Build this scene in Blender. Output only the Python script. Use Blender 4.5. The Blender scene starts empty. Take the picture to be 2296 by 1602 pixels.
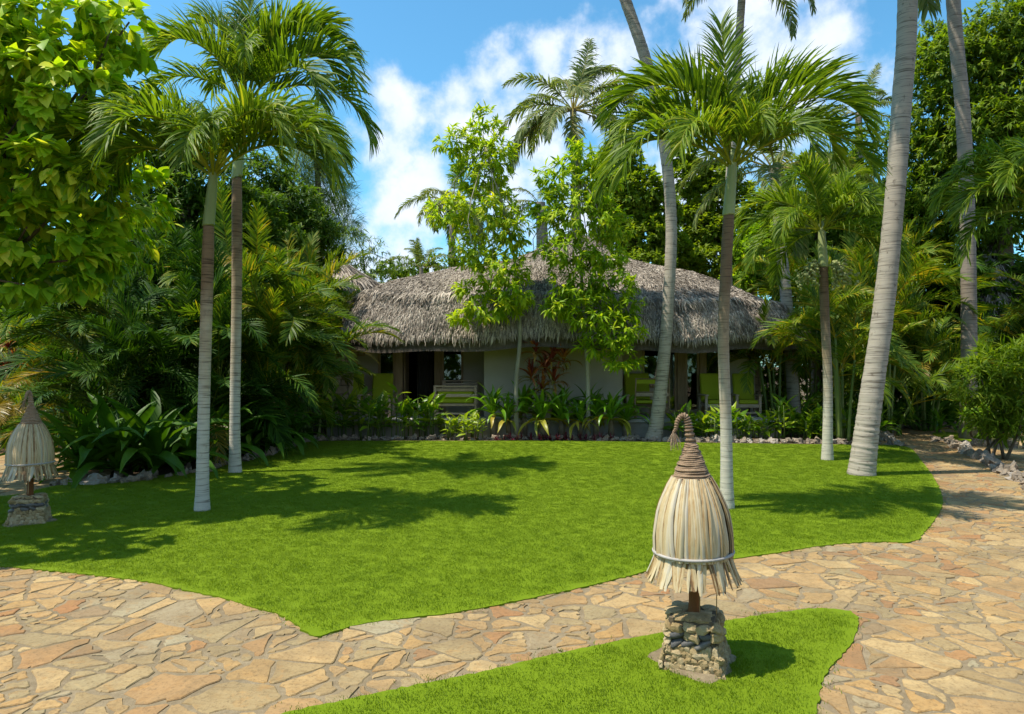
import bpy, math, random
import numpy as np
from mathutils import Vector, Matrix, Euler

R = random.Random(7)
N = np.random.default_rng(7)
SC = bpy.context.scene
COL = SC.collection

# ------------------------------------------------------------------ camera
EYE = 2.0                      # eye height in metres
FPX = 24 / 36 * 2296           # focal length in units of a 2296 px wide frame
HOR = 820                      # row of the horizon in that frame
cam_d = bpy.data.cameras.new('camera')
cam = bpy.data.objects.new('camera', cam_d)
COL.objects.link(cam)
cam.location = (0, 0, EYE)
cam.rotation_euler = (math.radians(90), 0, 0)
cam_d.lens = 24
cam_d.sensor_width = 36
cam_d.shift_y = 19 / 2296
cam_d.clip_end = 2000
SC.camera = cam
def X(u, d): return (u - 1148) / FPX * d
def Z(v, d): return EYE - (v - HOR) / FPX * d
def P(u, v, d): return np.array((X(u, d), d, Z(v, d)))
def G(u, v):
    d = FPX * EYE / (v - HOR)
    return np.array((X(u, d), d, 0.0))

# ------------------------------------------------------------------ render, sky, sun
SC.render.engine = 'CYCLES'
SC.cycles.use_denoising = True
SC.cycles.max_bounces = 8
SC.cycles.diffuse_bounces = 6
SC.cycles.glossy_bounces = 3
SC.cycles.transmission_bounces = 5
SC.cycles.transparent_max_bounces = 4
SC.cycles.caustics_reflective = False
SC.cycles.caustics_refractive = False
SC.cycles.sample_clamp_indirect = 6
SC.view_settings.view_transform = 'Standard'
SC.view_settings.look = 'None'
SC.view_settings.gamma = 1
SC.view_settings.use_curve_mapping = False
SC.view_settings.exposure = 0.70

SUN_EL = math.radians(64)
SUN_AZ = math.radians(-103)     # compass angle from +Y towards +X: the sun stands to the left
sun_dir = Vector((math.cos(SUN_EL) * math.sin(SUN_AZ), math.cos(SUN_EL) * math.cos(SUN_AZ), math.sin(SUN_EL)))
sd = bpy.data.lights.new('sun', 'SUN')
sd.energy = 4.4
sd.angle = math.radians(0.55)
sd.color = (1.0, 0.93, 0.80)
so = bpy.data.objects.new('sun', sd)
COL.objects.link(so)
so.location = (-30, 0, 40)
so.rotation_euler = (-sun_dir).to_track_quat('-Z', 'Y').to_euler()

W = bpy.data.worlds.new('World')
SC.world = W
W.use_nodes = True
wt = W.node_tree
for n in list(wt.nodes): wt.nodes.remove(n)
def wn(t, **k):
    n = wt.nodes.new(t)
    for a, b in k.items(): setattr(n, a, b)
    return n
def wl(a, b): wt.links.new(a, b)
def wmath(op, a, b=None, c=None, clamp=False):
    n = wn('ShaderNodeMath', operation=op, use_clamp=clamp)
    for i, s in enumerate((a, b, c)):
        if s is None: continue
        if isinstance(s, (int, float)): n.inputs[i].default_value = s
        else: wl(s, n.inputs[i])
    return n.outputs[0]
sky = wn('ShaderNodeTexSky', sky_type='NISHITA')
sky.sun_disc = False
sky.sun_elevation = SUN_EL
sky.sun_rotation = SUN_AZ
sky.air_density = 1.0
sky.dust_density = 0.6
sky.ozone_density = 3.0
tc = wn('ShaderNodeTexCoord')
DIR = tc.outputs['Generated']
def direction(u, v):
    q = np.array(((u - 1148) / FPX, 1.0, (HOR - v) / FPX))
    return q / np.linalg.norm(q)
# cumulus: where they stand in the sky (direction, angular radius)
CLOUDS = [(870, 215, .034), (905, 275, .045), (890, 335, .055), (960, 400, .06), (1035, 215, .035), (1090, 185, .035),
          (1150, 165, .045), (1225, 130, .04), (1010, 275, .042), (1080, 300, .06), (1200, 290, .075), (1330, 200, .07),
          (1400, 130, .05), (1000, 470, .06), (1150, 420, .07), (880, 470, .06), (1640, 60, .07), (1740, 100, .09),
          (1830, 140, .075), (1600, 170, .09), (1760, 220, .09), (945, 272, .012), (900, 620, .12), (1300, 520, .12),
          (700, 560, .1), (1860, 90, .05), (1560, 420, .09)]
nz = wn('ShaderNodeTexNoise')
nz.inputs['Scale'].default_value = 17
nz.inputs['Detail'].default_value = 7
nz.inputs['Roughness'].default_value = 0.58
wl(DIR, nz.inputs['Vector'])
nz2 = wn('ShaderNodeTexNoise')
nz2.inputs['Scale'].default_value = 3.1
nz2.inputs['Detail'].default_value = 4
wl(DIR, nz2.inputs['Vector'])
acc = None
for (u, v, r) in CLOUDS:
    q = direction(u, v)
    dv = wn('ShaderNodeVectorMath', operation='DISTANCE')
    wl(DIR, dv.inputs[0])
    dv.inputs[1].default_value = q
    b = wmath('DIVIDE', dv.outputs['Value'], r)
    b = wmath('SUBTRACT', 1.0, b)
    acc = b if acc is None else wmath('SMOOTH_MAX', acc, b, 0.25)
# unseen clouds over the rest of the sky, coverage raised for fill light
rest = wmath('MULTIPLY_ADD', nz2.outputs['Fac'], 6.0, -2.9)
far = wn('ShaderNodeVectorMath', operation='DISTANCE')
wl(DIR, far.inputs[0])
far.inputs[1].default_value = (0.05, 0.95, 0.3)
away = wmath('MULTIPLY_ADD', far.outputs['Value'], 2.0, -1.7, clamp=True)
rest = wmath('ADD', rest, wmath('MULTIPLY_ADD', away, 4.0, -4.0))
acc = wmath('MAXIMUM', acc, rest)
dens = wmath('MULTIPLY_ADD', wmath('SUBTRACT', nz.outputs['Fac'], 0.5), 2.9, acc)
mr = wn('ShaderNodeMapRange', interpolation_type='SMOOTHSTEP')
wl(dens, mr.inputs['Value'])
mr.inputs['From Min'].default_value = -0.30
mr.inputs['From Max'].default_value = 0.95
mask = mr.outputs['Result']
cr = wn('ShaderNodeValToRGB')
wl(wmath('MULTIPLY_ADD', nz.outputs['Fac'], 1.6, -0.3), cr.inputs['Fac'])
cr.color_ramp.elements[0].color = (4.3, 5.2, 6.9, 1)
cr.color_ramp.elements[1].color = (6.3, 6.5, 6.9, 1)
tint = wn('ShaderNodeMix', data_type='RGBA', blend_type='MULTIPLY')
tint.inputs['Factor'].default_value = 1
wl(sky.outputs[0], tint.inputs['A'])
tint.inputs['B'].default_value = (0.70, 1.26, 1.30, 1)
mx = wn('ShaderNodeMix', data_type='RGBA')
wl(wmath('MULTIPLY', mask, 0.95), mx.inputs['Factor'])
wl(tint.outputs['Result'], mx.inputs['A'])
wl(cr.outputs[0], mx.inputs['B'])
bg = wn('ShaderNodeBackground')
bg.inputs['Strength'].default_value = 0.110
wl(mx.outputs['Result'], bg.inputs['Color'])
wo = wn('ShaderNodeOutputWorld')
wl(bg.outputs[0], wo.inputs['Surface'])

# ------------------------------------------------------------------ materials
def mat_new(name):
    m = bpy.data.materials.new(name)
    m.use_nodes = True
    t = m.node_tree
    for n in list(t.nodes): t.nodes.remove(n)
    out = t.nodes.new('ShaderNodeOutputMaterial')
    return m, t, out
class NT:
    def __init__(s, t): s.t = t
    def n(s, typ, **k):
        n = s.t.nodes.new(typ)
        for a, b in k.items(): setattr(n, a, b)
        return n
    def l(s, a, b): s.t.links.new(a, b)
    def math(s, op, a, b=None, c=None, clamp=False):
        n = s.n('ShaderNodeMath', operation=op, use_clamp=clamp)
        for i, q in enumerate((a, b, c)):
            if q is None: continue
            if isinstance(q, (int, float)): n.inputs[i].default_value = q
            else: s.l(q, n.inputs[i])
        return n.outputs[0]
    def ramp(s, fac, stops, interp='LINEAR'):
        n = s.n('ShaderNodeValToRGB')
        n.color_ramp.interpolation = interp
        e = n.color_ramp.elements
        while len(e) < len(stops): e.new(0.5)
        for i, (p, c) in enumerate(stops):
            e[i].position = p
            e[i].color = (*c, 1)
        s.l(fac, n.inputs['Fac'])
        return n.outputs[0]
    def noise(s, scale, detail=3, rough=.55, vec=None, dist=0.0):
        n = s.n('ShaderNodeTexNoise')
        n.inputs['Scale'].default_value = scale
        n.inputs['Detail'].default_value = detail
        n.inputs['Roughness'].default_value = rough
        n.inputs['Distortion'].default_value = dist
        if vec is not None: s.l(vec, n.inputs['Vector'])
        return n.outputs['Fac']
    def coord(s, which='Object'):
        return s.n('ShaderNodeTexCoord').outputs[which]
    def mapping(s, vec, scale=(1, 1, 1)):
        n = s.n('ShaderNodeMapping')
        n.inputs['Scale'].default_value = scale
        s.l(vec, n.inputs['Vector'])
        return n.outputs[0]
    def attr(s, name='tone'):
        return s.n('ShaderNodeAttribute', attribute_name=name).outputs['Fac']
    def orand(s):
        return s.n('ShaderNodeObjectInfo').outputs['Random']
    def mixc(s, fac, a, b, blend='MIX'):
        n = s.n('ShaderNodeMix', data_type='RGBA', blend_type=blend)
        for key, q in (('Factor', fac), ('A', a), ('B', b)):
            if isinstance(q, (int, float)): n.inputs[key].default_value = q
            elif isinstance(q, tuple): n.inputs[key].default_value = (*q, 1)
            else: s.l(q, n.inputs[key])
        return n.outputs['Result']
    def bump(s, h, strength=.5, dist=.01):
        n = s.n('ShaderNodeBump')
        n.inputs['Strength'].default_value = strength
        n.inputs['Distance'].default_value = dist
        s.l(h, n.inputs['Height'])
        return n.outputs[0]
    def bsdf(s, col, rough=.8, spec=.3, bump=None):
        n = s.n('ShaderNodeBsdfPrincipled')
        if isinstance(col, tuple): n.inputs['Base Color'].default_value = (*col, 1)
        else: s.l(col, n.inputs['Base Color'])
        if isinstance(rough, (int, float)): n.inputs['Roughness'].default_value = rough
        else: s.l(rough, n.inputs['Roughness'])
        n.inputs['Specular IOR Level'].default_value = spec
        if bump is not None: s.l(bump, n.inputs['Normal'])
        return n

def leaf_mat(name, stops, rough=.42, trans=.35, spec=.45, jitter=.22, nscale=9):
    """stops: ramp over the leaf's own tone (0..1)"""
    m, t, out = mat_new(name)
    q = NT(t)
    tone = q.attr('tone')
    f = q.math('MULTIPLY_ADD', q.math('SUBTRACT', q.orand(), .5), jitter, tone)
    f = q.math('MULTIPLY_ADD', q.math('SUBTRACT', q.noise(nscale, 2, vec=q.coord('Object')), .5), .35, f, clamp=True)
    col = q.ramp(f, stops)
    b = q.bsdf(col, rough, spec)
    tr = q.n('ShaderNodeBsdfTranslucent')
    tcol = q.mixc(1.0, col, (1.55, 1.5, .55), 'MULTIPLY')
    q.l(tcol, tr.inputs['Color'])
    mxs = q.n('ShaderNodeMixShader')
    mxs.inputs[0].default_value = trans
    q.l(b.outputs[0], mxs.inputs[1]); q.l(tr.outputs[0], mxs.inputs[2])
    q.l(mxs.outputs[0], out.inputs[0])
    return m

def simple_mat(name, stops, scale=6, rough=.8, spec=.25, bump=.3, stretch=(1, 1, 1), use_tone=False, use_rand=True, detail=5, bdist=.01):
    m, t, out = mat_new(name)
    q = NT(t)
    vec = q.mapping(q.coord('Object'), stretch)
    nz_ = q.noise(scale, detail, .6, vec)
    f = q.math('MULTIPLY_ADD', q.math('SUBTRACT', nz_, .5), 1.1, .5)
    if use_tone: f = q.math('MULTIPLY_ADD', q.attr(), .75, q.math('MULTIPLY_ADD', f, .5, -.12))
    if use_rand: f = q.math('MULTIPLY_ADD', q.math('SUBTRACT', q.orand(), .5), .5, f)
    f = q.math('ADD', f, 0.0, clamp=True)
    col = q.ramp(f, stops)
    fine = q.noise(scale * 9, 3, .6, vec)
    b = q.bsdf(col, rough, spec, q.bump(fine, bump, bdist) if bump else None)
    q.l(b.outputs[0], out.inputs[0])
    return m

M = {}
g = lambda r, gg, b: (r, gg, b)
M['adonidia'] = leaf_mat('fan_palm_leaf', [(0, g(.040, .085, .005)), (.45, g(.115, .195, .010)), (.8, g(.22, .30, .020)), (1, g(.34, .35, .03))], trans=.42, rough=.5, spec=.22)
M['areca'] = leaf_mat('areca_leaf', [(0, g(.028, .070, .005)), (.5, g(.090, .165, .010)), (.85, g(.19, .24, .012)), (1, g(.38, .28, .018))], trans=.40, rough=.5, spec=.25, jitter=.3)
M['areca_shaded'] = leaf_mat('shaded_areca_leaf', [(0, g(.010, .036, .004)), (.5, g(.032, .088, .006)), (.9, g(.075, .145, .010)), (1, g(.15, .18, .015))], trans=.28, rough=.6, spec=.15, jitter=.3)  # darker copy of the areca leaf, thicket shade put into its green
M['golden'] = leaf_mat('golden_frond', [(0, g(.10, .11, .012)), (.5, g(.24, .18, .018)), (1, g(.36, .22, .02))], trans=.35)
M['coconut'] = leaf_mat('coconut_leaf', [(0, g(.065, .100, .025)), (.5, g(.145, .195, .050)), (.85, g(.26, .28, .09)), (1, g(.34, .29, .10))], trans=.45, rough=.5, spec=.3, jitter=.3)
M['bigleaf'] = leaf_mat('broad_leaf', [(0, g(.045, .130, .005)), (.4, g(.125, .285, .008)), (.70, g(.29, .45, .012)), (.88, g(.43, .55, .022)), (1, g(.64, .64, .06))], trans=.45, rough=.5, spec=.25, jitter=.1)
M['young'] = leaf_mat('young_tree_leaf', [(0, g(.070, .160, .006)), (.45, g(.22, .36, .010)), (.75, g(.42, .51, .016)), (1, g(.58, .56, .03))], trans=.46, rough=.5, spec=.25)
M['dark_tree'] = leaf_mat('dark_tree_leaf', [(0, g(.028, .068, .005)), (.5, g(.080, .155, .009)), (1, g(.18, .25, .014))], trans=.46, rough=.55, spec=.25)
M['mid_tree'] = leaf_mat('mid_tree_leaf', [(0, g(.045, .095, .006)), (.5, g(.125, .21, .010)), (1, g(.25, .31, .02))], trans=.50, rough=.55, spec=.25)
M['casuarina'] = leaf_mat('casuarina_needle', [(0, g(.10, .16, .05)), (.5, g(.17, .25, .085)), (1, g(.26, .32, .11))], trans=.45, rough=.6, spec=.2)
M['bamboo'] = leaf_mat('bamboo_leaf', [(0, g(.05, .12, .01)), (.5, g(.12, .21, .014)), (1, g(.25, .30, .03))], trans=.4)
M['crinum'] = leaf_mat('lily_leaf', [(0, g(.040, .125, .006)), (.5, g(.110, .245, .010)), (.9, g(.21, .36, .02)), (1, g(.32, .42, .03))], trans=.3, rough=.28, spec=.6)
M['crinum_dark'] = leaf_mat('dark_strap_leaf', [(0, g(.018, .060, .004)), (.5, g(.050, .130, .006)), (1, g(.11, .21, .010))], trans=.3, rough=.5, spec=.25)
M['crinum_old'] = leaf_mat('yellowing_leaf', [(0, g(.13, .19, .014)), (.5, g(.33, .31, .03)), (1, g(.48, .33, .05))], trans=.35)
M['canna'] = leaf_mat('canna_leaf', [(0, g(.055, .150, .005)), (.5, g(.140, .265, .010)), (1, g(.34, .43, .02))], trans=.38, rough=.4)
M['red_leaf'] = leaf_mat('red_leaf', [(0, g(.16, .025, .015)), (.45, g(.20, .032, .022)), (.75, g(.34, .115, .028)), (1, g(.20, .20, .03))], trans=.35)
M['purple_leaf'] = leaf_mat('purple_leaf', [(0, g(.05, .012, .02)), (.6, g(.17, .02, .05)), (1, g(.24, .06, .05))], trans=.3)
M['croton'] = leaf_mat('croton_leaf', [(0, g(.12, .14, .01)), (.4, g(.45, .26, .015)), (1, g(.62, .32, .02))], trans=.35, rough=.35)

M['stem_green'] = simple_mat('green_cane', [(0, g(.05, .09, .02)), (.5, g(.12, .17, .04)), (1, g(.24, .25, .08))], scale=5, stretch=(1, 1, .3), bump=.1, rough=.5)
M['stem'] = simple_mat('woody_stem', [(0, g(.07, .05, .03)), (.5, g(.17, .13, .085)), (1, g(.30, .25, .17))], scale=7, bump=.4)
M['bark'] = simple_mat('tree_bark', [(0, g(.05, .035, .025)), (.5, g(.13, .095, .06)), (1, g(.24, .19, .13))], scale=4, stretch=(2, 2, .5), bump=.6, bdist=.03)
M['pale_bark'] = simple_mat('pale_bark', [(0, g(.12, .11, .07)), (.5, g(.26, .24, .17)), (1, g(.40, .37, .28))], scale=6, stretch=(1.5, 1.5, .7), bump=.4)

def palm_bark(name, low, mid, high, stain, spots=.5, br=(.36, .58, .80)):
    """tone = height fraction of the trunk; ring grooves by the mesh, stain and grain here"""
    m, t, out = mat_new(name)
    q = NT(t)
    h = q.attr('tone')
    vec = q.coord('Object')
    f = q.math('MULTIPLY_ADD', q.math('SUBTRACT', q.noise(2.6, 4, .6, vec), .5), .5, h, clamp=True)
    col = q.ramp(f, [(0, low), (br[0], low), (br[1], mid), (br[2], high), (1, high)])
    ring = q.noise(1.0, 3, .6, q.mapping(vec, (2.0, 2.0, 46)))
    ringf = q.ramp(ring, [(.34, g(.30, .27, .24)), (.46, g(.92, .92, .92)), (.75, g(1.15, 1.12, 1.06))])
    col = q.mixc(.95, col, ringf, 'MULTIPLY')
    st = q.noise(9, 5, .65, q.mapping(vec, (1, 1, .7)))
    col = q.mixc(q.ramp(st, [(.60, g(0, 0, 0)), (.70, g(spots, spots, spots))]), col, stain)
    b = q.bsdf(col, .75, .25, q.bump(q.noise(60, 4, .6, q.mapping(vec, (1, 1, 2.5))), .45, .008))
    q.l(b.outputs[0], out.inputs[0])
    return m
M['palm_pale'] = palm_bark('pale_ringed_bark', g(.50, .47, .40), g(.42, .34, .23), g(.21, .135, .075), g(.12, .095, .07), .45)
M['palm_brown'] = palm_bark('brown_topped_bark', g(.47, .44, .36), g(.30, .225, .14), g(.17, .11, .06), g(.10, .075, .05), .5, (.20, .48, .72))
M['palm_grey'] = palm_bark('grey_coconut_bark', g(.36, .32, .26), g(.33, .285, .225), g(.30, .255, .20), g(.09, .07, .05), .75)
M['palm_dark'] = palm_bark('dull_coconut_bark', g(.24, .20, .16), g(.27, .22, .18), g(.26, .22, .18), g(.10, .08, .06), .5)
M['crownshaft'] = simple_mat('green_crownshaft', [(0, g(.13, .17, .05)), (.5, g(.24, .29, .10)), (1, g(.36, .38, .17))], scale=2.5, stretch=(2, 2, .5), bump=.08, rough=.45, spec=.4)
M['fruit'] = simple_mat('palm_fruit', [(0, g(.17, .22, .06)), (1, g(.38, .40, .17))], scale=20, use_tone=True, bump=0)

# ground kinds
def ground_mat(name, stops, s1=.9, s2=14, bump=.5, bd=.01):
    m, t, out = mat_new(name)
    q = NT(t)
    vec = q.coord('Object')
    f = q.math('MULTIPLY_ADD', q.noise(s1, 6, .62, vec), .55, q.math('MULTIPLY', q.noise(s2, 6, .65, vec), .45))
    col = q.ramp(f, stops)
    b = q.bsdf(col, .92, .12, q.bump(q.noise(s2 * 5, 5, .7, vec), bump, bd))
    q.l(b.outputs[0], out.inputs[0])
    return m
M['soil'] = ground_mat('garden_soil', [(.3, g(.045, .032, .02)), (.5, g(.10, .07, .042)), (.7, g(.18, .13, .08))])
M['sand'] = ground_mat('raked_sand', [(.3, g(.28, .19, .095)), (.5, g(.37, .26, .135)), (.7, g(.44, .33, .19))], s2=30, bump=.35)
M['mortar'] = ground_mat('path_mortar', [(.3, g(.14, .108, .065)), (.5, g(.22, .17, .105)), (.68, g(.31, .245, .155))], s1=1.6, s2=20, bump=.8)
M['lawn'] = ground_mat('lawn_turf', [(.25, g(.108, .170, .005)), (.5, g(.130, .194, .006)), (.75, g(.150, .215, .009))], s1=.7, s2=60, bump=.6, bd=.008)

def grass_mat():
    m, t, out = mat_new('grass_blade')
    q = NT(t)
    pos = q.n('ShaderNodeNewGeometry').outputs['Position']
    f = q.math('MULTIPLY_ADD', q.noise(.55, 3, .55, pos), .75, q.math('MULTIPLY', q.noise(3.3, 4, .6, pos), .55))
    f = q.math('MULTIPLY_ADD', q.math('SUBTRACT', q.orand(), .5), .08, f)
    f = q.math('ADD', f, -.15)
    col = q.ramp(f, [(.15, g(.100, .172, .005)), (.5, g(.136, .210, .006)), (.80, g(.170, .240, .009)), (.95, g(.25, .27, .03))])
    b = q.bsdf(col, .55, .25)
    tr = q.n('ShaderNodeBsdfTranslucent')
    q.l(q.mixc(1.0, col, (1.4, 1.35, .6), 'MULTIPLY'), tr.inputs['Color'])
    mxs = q.n('ShaderNodeMixShader')
    mxs.inputs[0].default_value = .45
    q.l(b.outputs[0], mxs.inputs[1]); q.l(tr.outputs[0], mxs.inputs[2])
    q.l(mxs.outputs[0], out.inputs[0])
    return m
M['grass'] = grass_mat()

def flagstone_mat():
    m, t, out = mat_new('flagstone')
    q = NT(t)
    tone = q.attr()
    vec = q.coord('Object')
    pos = q.n('ShaderNodeNewGeometry').outputs['Position']
    base = q.ramp(tone, [(0, g(.58, .49, .34)), (.08, g(.50, .41, .28)), (.16, g(.42, .35, .24)), (.30, g(.38, .35, .27)), (.42, g(.53, .43, .29)), (.54, g(.50, .36, .20)),
                         (.62, g(.50, .39, .26)), (.72, g(.45, .34, .22)), (.83, g(.46, .30, .18)), (.87, g(.41, .24, .145)), (.90, g(.33, .26, .20)), (1, g(.42, .42, .38))])
    streak = q.noise(3.2, 6, .65, q.mapping(vec, (1.0, 4.5, 1)), .8)
    alt = q.ramp(streak, [(.25, g(.60, .50, .42)), (.42, g(.92, .88, .82)), (.55, g(1.0, 1.0, 1.0)), (.72, g(1.22, 1.10, .92))])
    col = q.mixc(.85, base, alt, 'MULTIPLY')
    rust = q.noise(5.5, 5, .6, pos, 1.0)
    col = q.mixc(q.ramp(rust, [(.56, g(0, 0, 0)), (.70, g(.5, .5, .5))]), col, g(.50, .30, .12))
    dirt = q.noise(1.35, 7, .68, pos)
    col = q.mixc(q.ramp(dirt, [(.45, g(0, 0, 0)), (.63, g(.62, .62, .62))]), col, g(.25, .205, .15))
    speck = q.noise(42, 4, .7, pos)
    col = q.mixc(q.ramp(speck, [(.50, g(0, 0, 0)), (.70, g(.6, .6, .6))]), col, g(.15, .115, .08))
    col = q.mixc(1.0, col, (.72, .615, .43), 'MULTIPLY')
    b = q.bsdf(col, .8, .25, q.bump(q.math('MULTIPLY_ADD', streak, .7, q.math('MULTIPLY', speck, .5)), .55, .012))
    q.l(b.outputs[0], out.inputs[0])
    return m
M['flagstone'] = flagstone_mat()
M['rock'] = simple_mat('edging_rock', [(0, g(.11, .09, .07)), (.35, g(.25, .21, .165)), (.55, g(.34, .26, .18)), (.75, g(.37, .34, .30)), (1, g(.48, .44, .38))], scale=5, bump=.8, bdist=.02)
M['coral_stone'] = simple_mat('coral_stone', [(0, g(.20, .135, .055)), (.35, g(.37, .265, .125)), (.7, g(.47, .365, .205)), (1, g(.52, .45, .32))], scale=14, bump=.7)
M['dark_stone'] = simple_mat('dark_cobble', [(0, g(.05, .05, .05)), (.5, g(.12, .115, .11)), (1, g(.24, .21, .16))], scale=10, bump=.5, rough=.6)
M['lamp_mortar'] = simple_mat('lamp_mortar', [(0, g(.10, .075, .045)), (1, g(.22, .17, .11))], scale=20, bump=.8)
M['block_stone'] = simple_mat('tan_block', [(0, g(.22, .15, .085)), (.5, g(.36, .26, .16)), (1, g(.47, .37, .26))], scale=7, bump=.9, bdist=.02)
M['rust'] = simple_mat('rusty_post', [(0, g(.09, .035, .012)), (.5, g(.19, .075, .022)), (1, g(.30, .14, .05))], scale=9, stretch=(1, 1, .35), bump=.5)
M['rope'] = simple_mat('coir_rope', [(0, g(.20, .125, .07)), (.5, g(.39, .265, .165)), (1, g(.53, .385, .265))], scale=30, stretch=(1, 1, 3), bump=.9)
M['cane'] = simple_mat('grey_cane_hoop', [(0, g(.22, .20, .18)), (1, g(.45, .42, .39))], scale=9, bump=.3)
def strip_mat():
    m, t, out = mat_new('dried_palm_leaf')
    q = NT(t)
    vec = q.coord('Object')
    grain = q.noise(2.0, 4, .6, q.mapping(vec, (26, 26, 1.2)))
    f = q.math('MULTIPLY_ADD', q.math('SUBTRACT', grain, .5), .75, q.attr(), clamp=True)
    f2 = q.math('MULTIPLY_ADD', q.math('SUBTRACT', q.orand(), .5), .32, f, clamp=True)
    col = q.ramp(f2, [(0, g(.15, .08, .03)), (.2, g(.36, .225, .095)), (.42, g(.50, .38, .20)), (.66, g(.57, .465, .28)), (.85, g(.56, .49, .35)), (1, g(.52, .465, .37))])
    b = q.bsdf(col, .55, .35, q.bump(grain, .5, .004))
    tr = q.n('ShaderNodeBsdfTranslucent')
    q.l(col, tr.inputs['Color'])
    mxs = q.n('ShaderNodeMixShader')
    mxs.inputs[0].default_value = .12
    q.l(b.outputs[0], mxs.inputs[1]); q.l(tr.outputs[0], mxs.inputs[2])
    q.l(mxs.outputs[0], out.inputs[0])
    return m
M['strip'] = strip_mat()
M['thatch'] = simple_mat('grey_thatch', [(0, g(.05, .040, .032)), (.30, g(.20, .165, .13)), (.6, g(.41, .345, .28)), (1, g(.66, .57, .46))], scale=1.2, use_tone=True, bump=0, use_rand=False, rough=.85)
M['thatch_base'] = simple_mat('thatch_underlay', [(0, g(.05, .04, .032)), (.5, g(.13, .105, .085)), (1, g(.22, .18, .145))], scale=3, bump=1.0, stretch=(6, 6, 1), bdist=.05)
M['plaster'] = simple_mat('grey_plaster', [(0, g(.38, .345, .26)), (.5, g(.45, .41, .315)), (1, g(.49, .45, .35))], scale=1.4, bump=.15, use_rand=False)
M['slab'] = simple_mat('concrete_slab', [(0, g(.24, .24, .24)), (.5, g(.36, .36, .35)), (1, g(.46, .45, .43))], scale=3, bump=.3)
M['plinth'] = simple_mat('stained_plinth', [(0, g(.10, .085, .065)), (.5, g(.24, .215, .175)), (1, g(.38, .35, .30))], scale=2.6, bump=.4)
M['timber'] = simple_mat('weathered_timber', [(0, g(.19, .13, .065)), (.5, g(.36, .26, .15)), (1, g(.47, .36, .23))], scale=4, stretch=(6, 6, .6), bump=.4)
M['teak'] = simple_mat('grey_teak', [(0, g(.25, .18, .12)), (.5, g(.42, .32, .22)), (1, g(.54, .43, .32))], scale=4, stretch=(5, 5, 5), bump=.3)
M['lime'] = simple_mat('lime_cushion', [(0, g(.28, .34, .02)), (1, g(.36, .42, .03))], scale=3, bump=.1, rough=.9, spec=.1)
M['interior'] = simple_mat('shade_black_interior', [(0, g(.03, .027, .022)), (1, g(.055, .05, .04))], scale=2, bump=0)  # near-black so the doorway reads black: room shade put into the colour
M['lamp_glass'] = simple_mat('frosted_lamp', [(0, g(.42, .38, .28)), (1, g(.55, .50, .38))], scale=8, bump=0)
M['iron'] = simple_mat('dark_iron', [(0, g(.02, .018, .016)), (1, g(.06, .05, .04))], scale=8, bump=.1, rough=.5)
def glass_mat():
    m, t, out = mat_new('window_glass')
    q = NT(t)
    gl = q.n('ShaderNodeBsdfGlossy'); gl.inputs['Roughness'].default_value = .02
    gl.inputs['Color'].default_value = (.9, .9, .9, 1)
    tr = q.n('ShaderNodeBsdfTransparent'); tr.inputs['Color'].default_value = (.62, .66, .62, 1)
    fr = q.n('ShaderNodeFresnel'); fr.inputs['IOR'].default_value = 1.9
    mxs = q.n('ShaderNodeMixShader')
    q.l(fr.outputs[0], mxs.inputs[0]); q.l(tr.outputs[0], mxs.inputs[1]); q.l(gl.outputs[0], mxs.inputs[2])
    q.l(mxs.outputs[0], out.inputs[0])
    return m
M['glass'] = glass_mat()

# ------------------------------------------------------------------ mesh helpers
def mesh_np(name, V, faces, mat, tone=None, smooth=False):
    """V (n,3); faces: list of index arrays, each (m,k)"""
    me = bpy.data.meshes.new(name)
    V = np.asarray(V, dtype=np.float32)
    me.vertices.add(len(V))
    me.vertices.foreach_set('co', V.ravel())
    idx = np.concatenate([np.asarray(f, dtype=np.int32).ravel() for f in faces])
    sizes = np.concatenate([np.full(len(f), np.asarray(f).shape[1], dtype=np.int32) for f in faces])
    starts = np.concatenate(([0], np.cumsum(sizes)[:-1])).astype(np.int32)
    me.loops.add(len(idx))
    me.loops.foreach_set('vertex_index', idx)
    me.polygons.add(len(sizes))
    me.polygons.foreach_set('loop_start', starts)
    me.update(calc_edges=True)
    me.polygons.foreach_set('use_smooth', np.full(len(sizes), bool(smooth)))
    if tone is not None:
        a = me.attributes.new('tone', 'FLOAT', 'FACE')
        t = np.full(len(sizes), tone, dtype=np.float32) if np.isscalar(tone) else np.asarray(tone, dtype=np.float32)
        a.data.foreach_set('value', t)
    if mat is not None:
        for mm in (mat if isinstance(mat, (list, tuple)) else [mat]): me.materials.append(mm)
    return me

def link(name, me, parent=None, loc=(0, 0, 0), rot=(0, 0, 0), scale=1.0):
    o = bpy.data.objects.new(name, me)
    COL.objects.link(o)
    if parent is not None:
        o.parent = parent
    o.location = loc
    o.rotation_euler = rot
    o.scale = (scale,) * 3 if np.isscalar(scale) else scale
    return o

LABELS = set()
def tag(o, label, cat, group=None, kind=None):
    o['label'] = label
    o['category'] = cat
    if group: o['group'] = group
    if kind: o['kind'] = kind
    return o
def thing(name, label, cat, loc=(0, 0, 0), group=None):
    o = bpy.data.objects.new(name, None)
    COL.objects.link(o)
    o.location = Vector(tuple(float(q) for q in loc))
    o.empty_display_size = .2
    return tag(o, label, cat, group)
def part(name, V, faces, mat, th, tone=None, smooth=False, kind=None, label=None):
    """a mesh given in world coordinates, under a thing (whose only transform is its location)"""
    off = np.array(th.location) if th is not None else np.zeros(3)
    p = th.parent if th is not None else None
    while p is not None:
        off = off + np.array(p.location); p = p.parent
    o = link(name, mesh_np(name, np.asarray(V) - off, faces, mat, tone, smooth), th)
    if kind: o['kind'] = kind
    if label: o['label'] = label
    return o

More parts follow.
